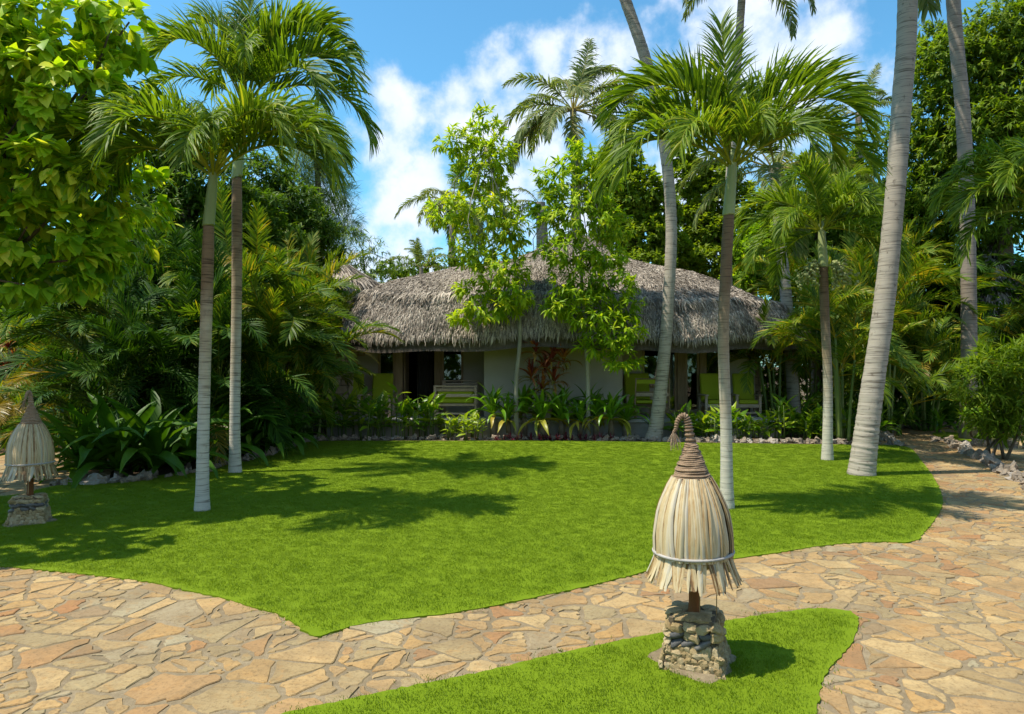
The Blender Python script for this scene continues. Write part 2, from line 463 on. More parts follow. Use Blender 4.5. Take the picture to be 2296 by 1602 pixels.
ORD = ['first', 'second', 'third', 'fourth', 'fifth', 'sixth', 'seventh', 'eighth', 'ninth', 'tenth', 'eleventh', 'twelfth', 'thirteenth', 'fourteenth',
       'fifteenth', 'sixteenth', 'seventeenth', 'eighteenth', 'nineteenth', 'twentieth', 'twenty-first', 'twenty-second', 'twenty-third', 'twenty-fourth',
       'twenty-fifth', 'twenty-sixth', 'twenty-seventh', 'twenty-eighth', 'twenty-ninth', 'thirtieth']

class MB:
    """collects pieces into one mesh"""
    def __init__(s): s.V = []; s.F = []; s.T = []; s.n = 0
    def add(s, V, faces, tone=0.5):
        V = np.asarray(V, dtype=float)
        if not isinstance(faces, list): faces = [faces]
        for f in faces:
            f = np.asarray(f)
            s.F.append(f + s.n)
            s.T.append(np.full(len(f), tone) if np.isscalar(tone) else np.asarray(tone))
        s.V.append(V); s.n += len(V)
    def out(s): return np.concatenate(s.V), s.F, np.concatenate(s.T)
    def part(s, name, mat, th, smooth=False, kind=None, label=None):
        V, F, T = s.out()
        return part(name, V, F, mat, th, T, smooth, kind, label)
    def mesh(s, name, mat, smooth=False):
        V, F, T = s.out()
        return mesh_np(name, V, F, mat, T, smooth)

BOXF = np.array([(0, 3, 2, 1), (4, 5, 6, 7), (0, 1, 5, 4), (1, 2, 6, 5), (2, 3, 7, 6), (3, 0, 4, 7)])
def box(x0, x1, y0, y1, z0, z1):
    return np.array([(x0, y0, z0), (x1, y0, z0), (x1, y1, z0), (x0, y1, z0), (x0, y0, z1), (x1, y0, z1), (x1, y1, z1), (x0, y1, z1)], float), BOXF
def bbox(x0, x1, y0, y1, z0, z1, b=.006):
    """box with chamfered edges (24 verts)"""
    b = min(b, (x1 - x0) * .4, (y1 - y0) * .4, (z1 - z0) * .4)
    import itertools
    V = []; idx = {}
    for sx, sy, sz in itertools.product((0, 1), repeat=3):
        for ax in range(3):
            c = [x1 if sx else x0, y1 if sy else y0, z1 if sz else z0]
            s = (sx, sy, sz)
            for k in range(3):
                if k != ax: c[k] += -b if s[k] else b
            idx[(s, ax)] = len(V); V.append(c)
    F4, F3 = [], []
    for ax in range(3):
        o = [k for k in range(3) if k != ax]
        for sa in (0, 1):
            q = []
            for (p, r) in ((0, 0), (1, 0), (1, 1), (0, 1)):
                s = [0] * 3; s[ax] = sa; s[o[0]] = p; s[o[1]] = r
                q.append(idx[(tuple(s), ax)])
            F4.append(q)
        for p in (0, 1):
            for r in (0, 1):
                q = []
                for sa in (0, 1):
                    s = [0] * 3; s[ax] = sa; s[o[0]] = p; s[o[1]] = r
                    q.append((idx[(tuple(s), o[0])], idx[(tuple(s), o[1])]))
                F4.append([q[0][0], q[1][0], q[1][1], q[0][1]])
    for s in itertools.product((0, 1), repeat=3):
        F3.append([idx[(s, 0)], idx[(s, 1)], idx[(s, 2)]])
    V = np.array(V, float)
    cen = V.mean(0)
    def fix(F):
        outF = []
        for f in F:
            p = V[f]
            nn = np.cross(p[1] - p[0], p[2] - p[0])
            outF.append(f if np.dot(nn, p.mean(0) - cen) > 0 else f[::-1])
        return np.array(outF)
    return V, [fix(F4), fix(F3)]

def norm(a): return a / np.maximum(np.linalg.norm(a, axis=-1, keepdims=True), 1e-9)

def tube(pts, radii, sides=8, cap=True, phase=0.0):
    pts = np.asarray(pts, float); n = len(pts)
    radii = np.broadcast_to(np.asarray(radii, float), (n,))
    t = norm(np.gradient(pts, axis=0))
    ref = np.array((0, 0, 1.0)) if abs(t[0, 2]) < .9 else np.array((1.0, 0, 0))
    a = norm(np.cross(t, ref)); 
    for i in range(1, n):                       # carry the frame along
        q = a[i - 1] - t[i] * np.dot(a[i - 1], t[i]); a[i] = q / max(np.linalg.norm(q), 1e-9)
    b = np.cross(t, a)
    ang = np.linspace(0, 2 * math.pi, sides, endpoint=False) + phase
    V = pts[:, None] + radii[:, None, None] * (np.cos(ang)[None, :, None] * a[:, None] + np.sin(ang)[None, :, None] * b[:, None])
    V = V.reshape(-1, 3)
    i = np.arange(n - 1)[:, None] * sides; j = np.arange(sides)[None]; k = (j + 1) % sides
    F = np.stack([i + j, i + k, i + sides + k, i + sides + j], -1).reshape(-1, 4)
    faces = [F]
    if cap:
        faces.append(np.arange(sides)[::-1][None]); faces.append(((n - 1) * sides + np.arange(sides))[None])
    return V, faces

def smooth_path(pts, n):
    """Catmull-Rom through pts, n samples"""
    p = np.asarray(pts, float)
    p = np.vstack([2 * p[0] - p[1], p, 2 * p[-1] - p[-2]])
    m = len(p) - 3
    outp = []
    for s in np.linspace(0, m - 1e-6, n):
        i = int(s); f = s - i
        a, b, c, d = p[i:i + 4]
        outp.append(.5 * ((2 * b) + (-a + c) * f + (2 * a - 5 * b + 4 * c - d) * f * f + (-a + 3 * b - 3 * c + d) * f ** 3))
    return np.array(outp)

# leaf shapes: axis +y, width x, normal z
def leaf_shape(prof, fold=.25, curl=.0):
    """prof: list of (t, halfwidth); two columns of quads, tip closed"""
    V = []; F = []
    for t, w in prof:
        zc = -curl * t * t
        V += [(-w, t, zc + w * fold), (0, t, zc), (w, t, zc + w * fold)]
    for i in range(len(prof) - 1):
        a = 3 * i
        F += [(a, a + 1, a + 4, a + 3), (a + 1, a + 2, a + 5, a + 4)]
    return np.array(V, float), np.array(F)
OVATE = leaf_shape([(0, .02), (.10, .19), (.26, .305), (.45, .31), (.66, .225), (.84, .11), (1, .004)], .16, .26)
LANCE = leaf_shape([(0, .02), (.3, .13), (.6, .12), (1, .004)], .3, .25)
SMALL = leaf_shape([(0, .03), (.45, .27), (1, .01)], .25, .1)
BLADE = leaf_shape([(0, .03), (.4, .075), (1, .004)], .2, .2)
NEEDLE = (np.array([(-.02, 0, 0), (.02, 0, 0), (.03, .5, -.03), (-.03, .5, -.03), (.004, 1, -.15), (-.004, 1, -.15)]), np.array([(0, 1, 2, 3), (3, 2, 4, 5)]))

def scatter(shape, pos, d, nrm, size, width=1.0):
    """many copies of a leaf shape -> V, F"""
    tv, tf = shape
    d = norm(d); x = norm(np.cross(d, nrm)); z = np.cross(x, d)
    size = np.broadcast_to(np.asarray(size, float), (len(pos),))
    wv = np.broadcast_to(np.asarray(width, float), (len(pos),))
    V = pos[:, None] + size[:, None, None] * (tv[None, :, 0:1] * wv[:, None, None] * x[:, None] + tv[None, :, 1:2] * d[:, None] + tv[None, :, 2:3] * z[:, None])
    k = len(tv)
    F = (tf[None] + (np.arange(len(pos)) * k)[:, None, None]).reshape(-1, tf.shape[1])
    return V.reshape(-1, 3), F

def rnd_unit(n):
    return norm(N.normal(size=(n, 3)))

def blob(seed, sub=2, rough=.18, flat=1.0, ang=False):
    """lumpy stone about 1 across: a subdivided cube pulled to a rounded lump"""
    r = np.random.default_rng(seed)
    n = sub + 1
    pts = {}; V = []; F = []
    def vid(p):
        key = tuple(np.round(p, 4))
        if key not in pts: pts[key] = len(V); V.append(p)
        return pts[key]
    for ax in range(3):
        for s in (-1, 1):
            for i in range(sub):
                for j in range(sub):
                    q = []
                    for (a, b) in ((i, j), (i + 1, j), (i + 1, j + 1), (i, j + 1)):
                        p = [0, 0, 0]; p[ax] = s; p[(ax + 1) % 3] = 2 * a / sub - 1; p[(ax + 2) % 3] = 2 * b / sub - 1
                        q.append(vid(np.array(p, float)))
                    F.append(q if s > 0 else q[::-1])
    V = np.array(V)
    L = np.linalg.norm(V, axis=1, keepdims=True)
    V = V / L * (.55 * L ** .35)
    k = r.normal(size=(4, 3)); ph = r.uniform(0, 6.28, 4)
    disp = sum(np.sin(V @ (k[i] * 3.2) + ph[i]) for i in range(4))[:, None] * rough * .35
    V = V * (1 + disp) + r.normal(size=V.shape) * rough * .22
    V[:, 2] *= flat
    return V, np.array(F)
# ------------------------------------------------------------------ ground, sand, lawn, paving
def sheet(name, poly, z, mat, skirt=0.0, kind='structure'):
    """flat polygon with an optional turned-down edge"""
    n = len(poly)
    V = [(p[0], p[1], z) for p in poly]
    faces = [np.arange(n)[None]]
    if skirt:
        V += [(p[0], p[1], z - skirt) for p in poly]
        i = np.arange(n); j = (i + 1) % n
        faces.append(np.stack([i, i + n, j + n, j], -1))
    me = mesh_np(name, V, faces, mat)
    o = link(name, me)
    o['kind'] = kind
    return o
def ccw(poly):
    p = np.asarray(poly)
    a = np.sum(p[:, 0] * np.roll(p[:, 1], -1) - np.roll(p[:, 0], -1) * p[:, 1])
    return p if a > 0 else p[::-1]
def roughen(poly, step, amp, seed=1):
    r = np.random.default_rng(seed)
    out_ = []
    n = len(poly)
    for i in range(n):
        a, b = np.asarray(poly[i])[:2], np.asarray(poly[(i + 1) % n])[:2]
        L = np.linalg.norm(b - a); k = max(1, min(160, int(L / step)))
        nn = np.array((-(b - a)[1], (b - a)[0])) / max(L, 1e-6)
        for j in range(k):
            f = j / k
            out_.append(a + (b - a) * f + nn * (r.normal() * amp if j else 0))
    return np.array(out_)
def smooth_closed(pts, it=2):
    p = np.asarray(pts)
    for _ in range(it):
        q = np.roll(p, -1, 0)
        p = np.stack([.75 * p + .25 * q, .25 * p + .75 * q], 1).reshape(-1, p.shape[1])
    return p
def inside(pts, poly):
    pts = np.asarray(pts); x, y = pts[:, 0], pts[:, 1]
    c = np.zeros(len(pts), bool)
    n = len(poly)
    for i in range(n):
        x0, y0 = poly[i][:2]; x1, y1 = poly[(i + 1) % n][:2]
        if y0 == y1: continue
        cond = ((y0 > y) != (y1 > y)) & (x < (x1 - x0) * (y - y0) / (y1 - y0) + x0)
        c ^= cond
    return c

ground = sheet('ground', [(-400, -40), (400, -40), (400, 900), (-400, 900)], 0.0, M['soil'])

MAIN = [G(*q) for q in [(-420, 1245), (-150, 1262), (0, 1275), (120, 1285), (230, 1297), (330, 1309), (420, 1330), (500, 1346), (560, 1366), (620, 1382), (660, 1402),
        (690, 1428), (712, 1436), (740, 1426), (800, 1406), (900, 1394), (1000, 1383), (1100, 1366), (1200, 1345), (1270, 1331), (1400, 1300), (1480, 1278), (1560, 1268), (1650, 1257), (1740, 1245),
        (1850, 1226), (1960, 1218), (2055, 1222), (2075, 1195), (2098, 1170), (2116, 1130), (2106, 1095), (2085, 1060), (2062, 1030), (2042, 1004),
        (1990, 1000), (1850, 999), (1700, 997), (1500, 994), (1300, 991), (1100, 991), (900, 991), (690, 991), (640, 1005), (560, 1030), (440, 1058), (300, 1078), (150, 1086), (0, 1122), (-420, 1150)]]
FRONT = [G(*q) for q in [(560, 1640), (650, 1602), (800, 1573), (900, 1550), (1000, 1531), (1100, 1510), (1200, 1484), (1300, 1462), (1400, 1441), (1480, 1426), (1560, 1410), (1640, 1396), (1780, 1374),
         (1850, 1369), (1928, 1379), (1920, 1430), (1896, 1470), (1862, 1500), (1842, 1540), (1828, 1602), (1822, 1680), (1800, 1900), (300, 1900)]]
BACKL = [G(*q) for q in [(2085, 968), (2180, 974), (2250, 984), (2200, 992), (2110, 988)]]
main_p = ccw(roughen(smooth_closed([p[:2] for p in MAIN], 1), .04, .007, 3))
front_p = ccw(roughen(smooth_closed([p[:2] for p in FRONT], 1), .035, .006, 4))
back_p = ccw(roughen(smooth_closed([p[:2] for p in BACKL], 1), .25, .03, 5))
LAWN_Z = .024
lawn = sheet('lawn', main_p, LAWN_Z, M['lawn'], .05)
lawn2 = sheet('lawn_strip', front_p, LAWN_Z, M['lawn'], .05)
lawn3 = sheet('lawn_patch', back_p, LAWN_Z, M['lawn'], .05)

# sand: right of the path and the far left
sand_r = [G(*q)[:2] for q in [(1985, 985), (2010, 962), (2120, 958), (2296, 965), (2700, 968), (2900, 1100), (2330, 1112), (2230, 1052), (2140, 1004), (2075, 985), (2044, 1002)]]
sheet('sand', ccw(roughen(smooth_closed(sand_r, 1), .3, .04, 6)), .004, M['sand'])
sand_l = [G(*q)[:2] for q in [(-700, 938), (140, 938), (150, 968), (-700, 985)]]
sheet('sand_bed', ccw(roughen(sand_l, .4, .05, 7)), .004, M['sand'])

# the paved path: one sheet of mortar and the stones laid into it
PATH = [G(*q)[:2] for q in [(-2200, 1150), (-420, 1235), (0, 1258), (250, 1285), (500, 1330), (690, 1400), (900, 1375), (1250, 1320), (1500, 1262), (1750, 1230), (1950, 1205), (2040, 1210), (2060, 1170),
        (2085, 1125), (2075, 1090), (2055, 1058), (2030, 1020), (1985, 985), (1975, 968), (2010, 962), (2075, 985), (2140, 1004), (2230, 1052), (2330, 1112), (2800, 1300), (3400, 2600), (-2500, 2600)]]
path_p = ccw(PATH)
path = sheet('path', path_p, .008, M['mortar'])
side_p = ccw([G(*q)[:2] for q in [(-900, 1150), (0, 1130), (150, 1092), (165, 1000), (150, 972), (0, 966), (-900, 985)]])
side_path = sheet('side_path', side_p, .008, M['mortar'])

def clip_half(poly, a, n):
    """keep the side of the line through a where (p-a).n <= 0"""
    out_ = []
    m = len(poly)
    s = (poly - a) @ n
    for i in range(m):
        j = (i + 1) % m
        if s[i] <= 0: out_.append(poly[i])
        if (s[i] < 0 < s[j]) or (s[j] < 0 < s[i]):
            f = s[i] / (s[i] - s[j]); out_.append(poly[i] + f * (poly[j] - poly[i]))
    return np.array(out_) if out_ else np.zeros((0, 2))

def crazy_paving(region, skip, seed, x0, x1, y0, y1, dmin, dens, tgt=.075):
    r = np.random.default_rng(seed)
    ANI = np.array((.82, 1.0))            # stones a little longer across
    pts = []
    cand = r.uniform((x0, y0), (x1, y1), (int((x1 - x0) * (y1 - y0) * dens), 2))
    keep = inside(cand, region)
    cand = cand[keep]
    grid = {}
    for p in cand:
        dm = dmin * r.choice((.75, 1.0, 1.7, 2.3), p=(.3, .35, .23, .12))
        k = (int(p[0] / .6), int(p[1] / .6))
        ok = True
        for a in (-1, 0, 1):
            for b in (-1, 0, 1):
                for (q, dq) in grid.get((k[0] + a, k[1] + b), ()):
                    if np.linalg.norm((p - q) * ANI) < .5 * (dm + dq): ok = False; break
                if not ok: break
            if not ok: break
        if ok:
            grid.setdefault(k, []).append((p, dm)); pts.append((p[0], p[1], dm))
    pts = np.array(pts)
    S = pts[:, :2] * ANI
    cells = []
    for i in range(len(S)):
        d = np.linalg.norm(S - S[i], axis=1)
        nb = np.argsort(d)[1:22]
        poly = S[i] + np.array([(-.9, -.9), (.9, -.9), (.9, .9), (-.9, .9)]) * .8
        for j in nb:
            w = .5 + .28 * (pts[i, 2] - pts[j, 2]) / (pts[i, 2] + pts[j, 2])
            n = (S[j] - S[i]) / d[j]
            poly = clip_half(poly, S[i] + n * d[j] * w, n)
            if len(poly) < 3: break
        if len(poly) < 3: continue
        poly = poly / ANI
        # the bigger pieces are cracked again and again, as crazy paving is
        todo = [poly]
        while todo:
            q = todo.pop()
            if len(q) < 3: continue
            a_ = .5 * abs(np.sum(q[:, 0] * np.roll(q[:, 1], -1) - np.roll(q[:, 0], -1) * q[:, 1]))
            c = q.mean(0)
            if a_ > r.lognormal(math.log(tgt), .75) * 1.5 and a_ > .012:
                w = np.linalg.eigh(np.cov((q - c).T))[1][:, 1]
                th = math.atan2(w[1], w[0]) + r.normal() * .42
                n_ = np.array((math.cos(th), math.sin(th)))
                o_ = c + r.normal(size=2) * .12 * math.sqrt(a_)
                todo += [clip_half(q, o_, n_), clip_half(q, o_, -n_)]
            elif not skip(c, q): cells.append((c, q))
    return cells

def stone_mesh(poly, c, ang, r, h):
    """poly in world xy -> (V, faces) round c, turned by -ang; rough outline, worn rim"""
    p = poly - c
    gap = r.uniform(.004, .022)
    L = np.linalg.norm(p, axis=1, keepdims=True)
    p = p * np.maximum(1 - gap / np.maximum(L, .03), .5)
    out_ = []
    m = len(p)
    for i in range(m):
        a, b = p[i], p[(i + 1) % m]
        e = np.linalg.norm(b - a)
        if e < .02: continue
        f = min(.3, .022 / e) if r.random() < .7 else min(.4, .06 / e)
        nn = np.array((b[1] - a[1], a[0] - b[0])) / e
        ks = [f] + ([.36, .68] if e > .16 else ([.5] if e > .08 else [])) + [1 - f]
        for q in ks:
            w = r.normal() * min(.018, e * .08)
            out_.append(a + (b - a) * q - nn * abs(w) * (0 if q in (f, 1 - f) else 1))
    p = np.array(out_)
    if len(p) < 3: return None
    ca, sa = math.cos(-ang), math.sin(-ang)
    p = p @ np.array(((ca, sa), (-sa, ca)))
    n = len(p)
    tilt = r.normal(size=2) * .010
    zt = np.clip(h + p @ tilt, .0075, .0150)
    L = np.linalg.norm(p, axis=1, keepdims=True)
    pin = p * np.maximum(1 - .007 / np.maximum(L, .02), .6)
    V = np.vstack([np.column_stack([p, np.zeros(n)]), np.column_stack([p, zt - .006]), np.column_stack([pin, zt])])
    i = np.arange(n); j = (i + 1) % n
    F = [np.vstack([np.stack([i, j, j + n, i + n], -1), np.stack([i + n, j + n, j + 2 * n, i + 2 * n], -1)]), (np.arange(n) + 2 * n)[None]]
    return V, F

def lay(parent, cells, keep, seed, zbase):
    r = np.random.default_rng(seed)
    vis = []
    for c, poly in cells:
        a = .5 * abs(np.sum(poly[:, 0] * np.roll(poly[:, 1], -1) - np.roll(poly[:, 0], -1) * poly[:, 1]))
        d = max(c[1], .5)
        u = 1148 + c[0] / d * FPX
        sz = a / d ** 3 if (c[1] > 3.7 and -60 < u < 2356) else 0
        vis.append(sz)
    order = np.argsort(vis)[::-1]
    rest = MB()
    for rank, i in enumerate(order):
        c, poly = cells[i]
        ang = r.uniform(0, math.pi) if r.random() < .4 else r.normal() * .35
        tone = r.random()
        s = stone_mesh(poly, c, ang, r, r.uniform(.003, .011))
        if s is None: continue
        V, F = s
        if rank < keep and vis[i] > 0:
            o = link('flagstone', mesh_np('flagstone', V, F, M['flagstone'], tone), parent, (c[0], c[1], zbase), (0, 0, ang))
        else:
            ca, sa = math.cos(ang), math.sin(ang)
            W_ = V.copy(); W_[:, 0] = V[:, 0] * ca - V[:, 1] * sa + c[0]; W_[:, 1] = V[:, 0] * sa + V[:, 1] * ca + c[1]; W_[:, 2] += zbase
            rest.add(W_, F, tone)
    if rest.n:
        o = rest.part('flagstone_infill', M['flagstone'], parent, kind='stuff')

def in_lawn(c, poly):
    q = np.vstack([poly, c[None]])
    if inside(q, main_p).all() or inside(q, front_p).all(): return True
    u = 1148 + c[0] / max(c[1], .3) * FPX
    return c[1] < 3.2 or u < -500 or u > 2800
cells = crazy_paving(path_p, in_lawn, 11, -7.5, 17, 3.0, 22, .30, 80, .038)
lay(path, cells, 296, 12, .007)
cells = crazy_paving(side_p, lambda c, p: 1148 + c[0] / c[1] * FPX < -250, 13, -22, -6, 9, 22, .5, 40, .14)
lay(side_path, cells, 60, 14, .007)

# grass blades: clumps set on points over the lawns
def grass(name, regions, dens_of_d, dmax, seed):
    r = np.random.default_rng(seed)
    pts = []
    for poly in regions:
        lo, hi = poly.min(0), poly.max(0)
        lo = np.maximum(lo, (-11, 3.2)); hi = np.minimum(hi, (13, dmax))
        gx, gy = np.meshgrid(np.arange(lo[0], hi[0], .075), np.arange(lo[1], hi[1], .075))
        c = np.column_stack([gx.ravel(), gy.ravel()]) + r.uniform(-.045, .045, (gx.size, 2))
        c = c[(np.abs(c[:, 0]) < c[:, 1] * .78 + .4)]
        c = c[r.random(len(c)) < dens_of_d(c[:, 1])]
        for ox, oy in ((.04, .04), (-.04, .04), (.04, -.04), (-.04, -.04)):
            c = c[inside(c + (ox, oy), poly)]
        pts.append(c)
    p = np.vstack(pts)
    me = mesh_np(name, np.column_stack([p, np.full(len(p), LAWN_Z - .002)]), [np.array([[0, 1, 2]])], M['grass'])
    me.clear_geometry()
    me.vertices.add(len(p))
    me.vertices.foreach_set('co', np.column_stack([p, np.full(len(p), LAWN_Z - .002)]).astype(np.float32).ravel())
    o = link(name, me)
    o['kind'] = 'stuff'
    # one clump of blades
    B = MB()
    for _ in range(80):
        x, y = r.normal(size=2) * .050
        a = r.uniform(0, 6.28); w = r.uniform(.0011, .0022); h = r.uniform(.008, .016); l = r.normal(size=2) * .007
        dx, dy = math.cos(a) * w, math.sin(a) * w
        B.add([(x - dx, y - dy, -.004), (x + dx, y + dy, -.004), (x + dx * .8 + l[0] * .4, y + dy * .8 + l[1] * .4, h * .6), (x - dx * .8 + l[0] * .4, y - dy * .8 + l[1] * .4, h * .6),
               (x + l[0], y + l[1], h)], [np.array([(0, 1, 2, 3)]), np.array([(3, 2, 4)])])
    cm = B.mesh('grass_clump', M['grass'])
    co = bpy.data.objects.new('grass_clump', cm)     # only read by the nodes below
    ng = bpy.data.node_groups.new('grass_on_points', 'GeometryNodeTree')
    ng.interface.new_socket('Geometry', in_out='INPUT', socket_type='NodeSocketGeometry')
    ng.interface.new_socket('Geometry', in_out='OUTPUT', socket_type='NodeSocketGeometry')
    a = ng.nodes.new('NodeGroupInput'); b = ng.nodes.new('NodeGroupOutput')
    m2p = ng.nodes.new('GeometryNodeMeshToPoints')
    oi = ng.nodes.new('GeometryNodeObjectInfo'); oi.inputs['Object'].default_value = co
    ip = ng.nodes.new('GeometryNodeInstanceOnPoints')
    rv = ng.nodes.new('FunctionNodeRandomValue'); rv.data_type = 'FLOAT_VECTOR'
    rv.inputs[0].default_value = (-.15, -.15, 0); rv.inputs[1].default_value = (.15, .15, 6.283)
    sv = ng.nodes.new('FunctionNodeRandomValue'); sv.data_type = 'FLOAT'
    sv.inputs[2].default_value = .8; sv.inputs[3].default_value = 1.25
    L = ng.links.new
    L(a.outputs[0], m2p.inputs['Mesh']); L(m2p.outputs[0], ip.inputs['Points']); L(oi.outputs['Geometry'], ip.inputs['Instance'])
    L(rv.outputs[0], ip.inputs['Rotation']); L(sv.outputs[1], ip.inputs['Scale']); L(ip.outputs[0], b.inputs[0])
    md = o.modifiers.new('grass', 'NODES'); md.node_group = ng
    return o
grass('grass', [front_p, main_p], lambda d: np.clip(1.35 - d / 22, .6, 1), 19, 21)

# rock edging along the beds: eight rock shapes, copied
ROCKS = [mesh_np('rock', *(lambda b: (b[0], [b[1]]))(blob(100 + k, 3, .5, .75)), M['rock']) for k in range(9)]
def edging(name, label, line, step, size, seed, tall=1.0, wob=.05):
    pts = np.array([G(*q) for q in line])
    seg = np.linalg.norm(np.diff(pts, axis=0), axis=1)
    s = np.concatenate(([0], np.cumsum(seg)))
    r = np.random.default_rng(seed)
    th = thing(name, label, 'rock edging', pts[0])
    q = 0.0
    while q < s[-1]:
        p = np.array([np.interp(q, s, pts[:, k]) for k in range(3)])
        sz = size * r.uniform(.65, 1.35)
        p[:2] += r.normal(size=2) * wob
        link('rock', ROCKS[r.integers(9)], th, p - pts[0] + (0, 0, sz * tall * .18), (r.normal() * .35, r.normal() * .35, r.uniform(0, 6.28)), (sz * r.uniform(.8, 1.3), sz * r.uniform(.7, 1.0), sz * tall * r.uniform(.75, 1.2)))
        q += step * r.uniform(.75, 1.2) * sz / size
    return th
edging('rock_edging', 'row of small grey and tan rocks edging the flower bed before the thatched bungalow', [(690, 987), (900, 986.5), (1100, 986.5), (1300, 986.5), (1500, 989.5), (1700, 993), (1850, 995), (2035, 1001)], .13, .165, 31)
edging('rock_edging', 'curved row of rocks edging the shaded palm bed at the left of the lawn', [(120, 1090), (300, 1082), (440, 1062), (560, 1033), (640, 1008), (690, 990)], .155, .175, 32)
edging('rock_edging', 'line of upright slab stones between the right path and the sand', [(2140, 1002), (2180, 1022), (2230, 1050), (2300, 1086), (2400, 1140)], .15, .20, 33, 1.25)
edging('rock_edging', 'rocks bordering the planting at the far bend of the right path', [(1985, 990), (1990, 966), (2060, 955), (2180, 957), (2330, 962)], .28, .26, 34)
edging('rock_edging', 'rocks beside the sand under the right grey coconut trunk', [(2100, 990), (2160, 1000), (2260, 1004), (2330, 1010)], .24, .22, 35)
edging('rock_edging', 'rocks along the sandy border behind the left straw lantern', [(-150, 972), (60, 968), (150, 966)], .25, .24, 36)
# ------------------------------------------------------------------ thatched bungalow
RC = np.array((2.12, 23.2)); RA, RB, RN = 7.72, 4.6, 3.3
HR = np.array([(0, 6.6), (.08, 6.3), (.18, 5.8), (.28, 5.45), (.40, 5.22), (.55, 5.02), (.68, 4.72), (.78, 4.40), (.86, 4.09), (.905, 3.88), (.92, 3.74), (.955, 3.42), (.98, 3.08), (1.0, 2.74)])
def roof_z(r, th=None):
    return np.interp(r, HR[:, 0], HR[:, 1])
def roof_xy(th, r):
    c, s = np.cos(th), np.sin(th)
    e = RN - 1.05 * np.clip(c * 1.6, 0, 1)
    k = (np.abs(c) ** e + np.abs(s) ** e) ** (-1 / e)
    return RC[0] + RA * r * k * c, RC[1] + RB * r * k * s
def roof_pt(th, r):
    x, y = roof_xy(th, r)
    wob = .10 * np.sin(th * 7 + 1) * r + .06 * np.sin(th * 17) * r
    drop = .42 * np.clip(np.cos(th), 0, 1) * np.clip((.97 - r) * 6, 0, 1) * r ** 2
    lift = .30 * np.clip(-np.cos(th), 0, 1) ** 1.5 * np.exp(-((r - .86) / .13) ** 2) * np.clip((1.0 - r) * 14, 0, 1)
    return np.stack([x, y, roof_z(r) + wob * .6 - drop + lift], -1)

bung = thing('thatched_bungalow', 'low bungalow with a shaggy grey thatched roof and a raised terrace facing the lawn', 'bungalow', (RC[0], RC[1], 0))
def hpart(name, boxes, mat, chamfer=.008, label=None, parent=None):
    mb = MB()
    for b in boxes:
        v, f = bbox(*b, b=chamfer)
        mb.add(v, f)
    return mb.part(name, M[mat], parent or bung, label=label)

# roof shell with thickness
nt, nr = 120, 26
ths = np.linspace(0, 2 * math.pi, nt, endpoint=False)
rs = np.concatenate([np.linspace(0.02, .86, nr - 8), np.linspace(.88, 1.0, 8)])
A, B = np.meshgrid(ths, rs)
top = roof_pt(A, B)
bot = top.copy(); bot[..., 2] -= .22 + .10 * B; 
V = np.concatenate([top.reshape(-1, 3), bot.reshape(-1, 3)])
i = (np.arange(nr - 1)[:, None] * nt); j = np.arange(nt)[None]; k = (j + 1) % nt
F1 = np.stack([i + j, i + nt + j, i + nt + k, i + k], -1).reshape(-1, 4)
F1 = F1[:, ::-1]
F2 = F1[:, ::-1] + nr * nt
e = (nr - 1) * nt
F3 = np.stack([e + j[0], e + nr * nt + j[0], e + nr * nt + k[0], e + k[0]], -1)
roof = part('thatched_roof', V, [F1, F2, F3, (np.arange(nt))[None], (np.arange(nt)[::-1] + nr * nt)[None]], M['thatch_base'], bung, smooth=True)
# straw laid on it
def straws(n, seed, rlo, rhi, front, length, w, lift, steep=False):
    r = np.random.default_rng(seed)
    if front: th = r.uniform(math.pi * .93, math.pi * 2.07, n)
    else: th = r.uniform(0, math.pi, n)
    rr = np.sqrt(r.uniform(rlo ** 2, rhi ** 2, n))
    p = roof_pt(th, rr)
    q = roof_pt(th, np.minimum(rr + .03, 1.0)); q2 = roof_pt(th, np.maximum(rr - .03, 0))
    d = norm(q - q2)
    tx = norm(roof_pt(th + .02, rr) - roof_pt(th - .02, rr))
    nn = norm(np.cross(tx, d)); nn *= np.sign(nn[:, 2:3] + 1e-6)
    d = norm(d + tx * r.normal(size=(n, 1)) * .42 + nn * r.normal(size=(n, 1)) * .06)
    if steep: d = norm(d + np.array((0, 0, -1.6)) + nn * .15 + tx * r.normal(size=(n, 1)) * .18)
    ln = length * r.uniform(.6, 1.35, n)
    ww = w * r.uniform(.6, 1.5, n)
    p = p + nn * (lift * r.uniform(.1, 1.0, n))[:, None]
    wd = norm(np.cross(d, nn) + nn * r.normal(size=(n, 1)) * .5)
    m = p + d * ln[:, None] * .5 + nn * .018
    t = p + d * ln[:, None] - np.array((0, 0, .03)) + nn * (r.normal(size=n) * .012)[:, None]
    V = np.stack([p - wd * ww[:, None], p + wd * ww[:, None], m + wd * ww[:, None], m - wd * ww[:, None], t + wd * ww[:, None] * .35, t - wd * ww[:, None] * .35], 1).reshape(-1, 3)
    b = np.arange(n) * 6
    F = np.concatenate([np.stack([b, b + 1, b + 2, b + 3], -1), np.stack([b + 3, b + 2, b + 4, b + 5], -1)])
    tone = np.clip(r.beta(1.5, 1.6, n) + .16 * np.sin(p[:, 0] * 2.1 + np.sin(p[:, 2] * 3.0) * 1.7) * np.sin(p[:, 2] * 4.0 + p[:, 0] * .7), 0, 1)
    return V, F, np.concatenate([tone, tone])
mb = MB()
for a in (straws(70000, 41, .08, .915, True, .125, .0075, .04), straws(42000, 42, .89, .995, True, .16, .0075, .06), straws(9000, 43, .1, .995, False, .5, .022, .06)):
    mb.add(a[0], a[1], a[2])
fr = straws(11000, 44, .955, .998, True, .19, .009, .08, True); mb.add(*fr)
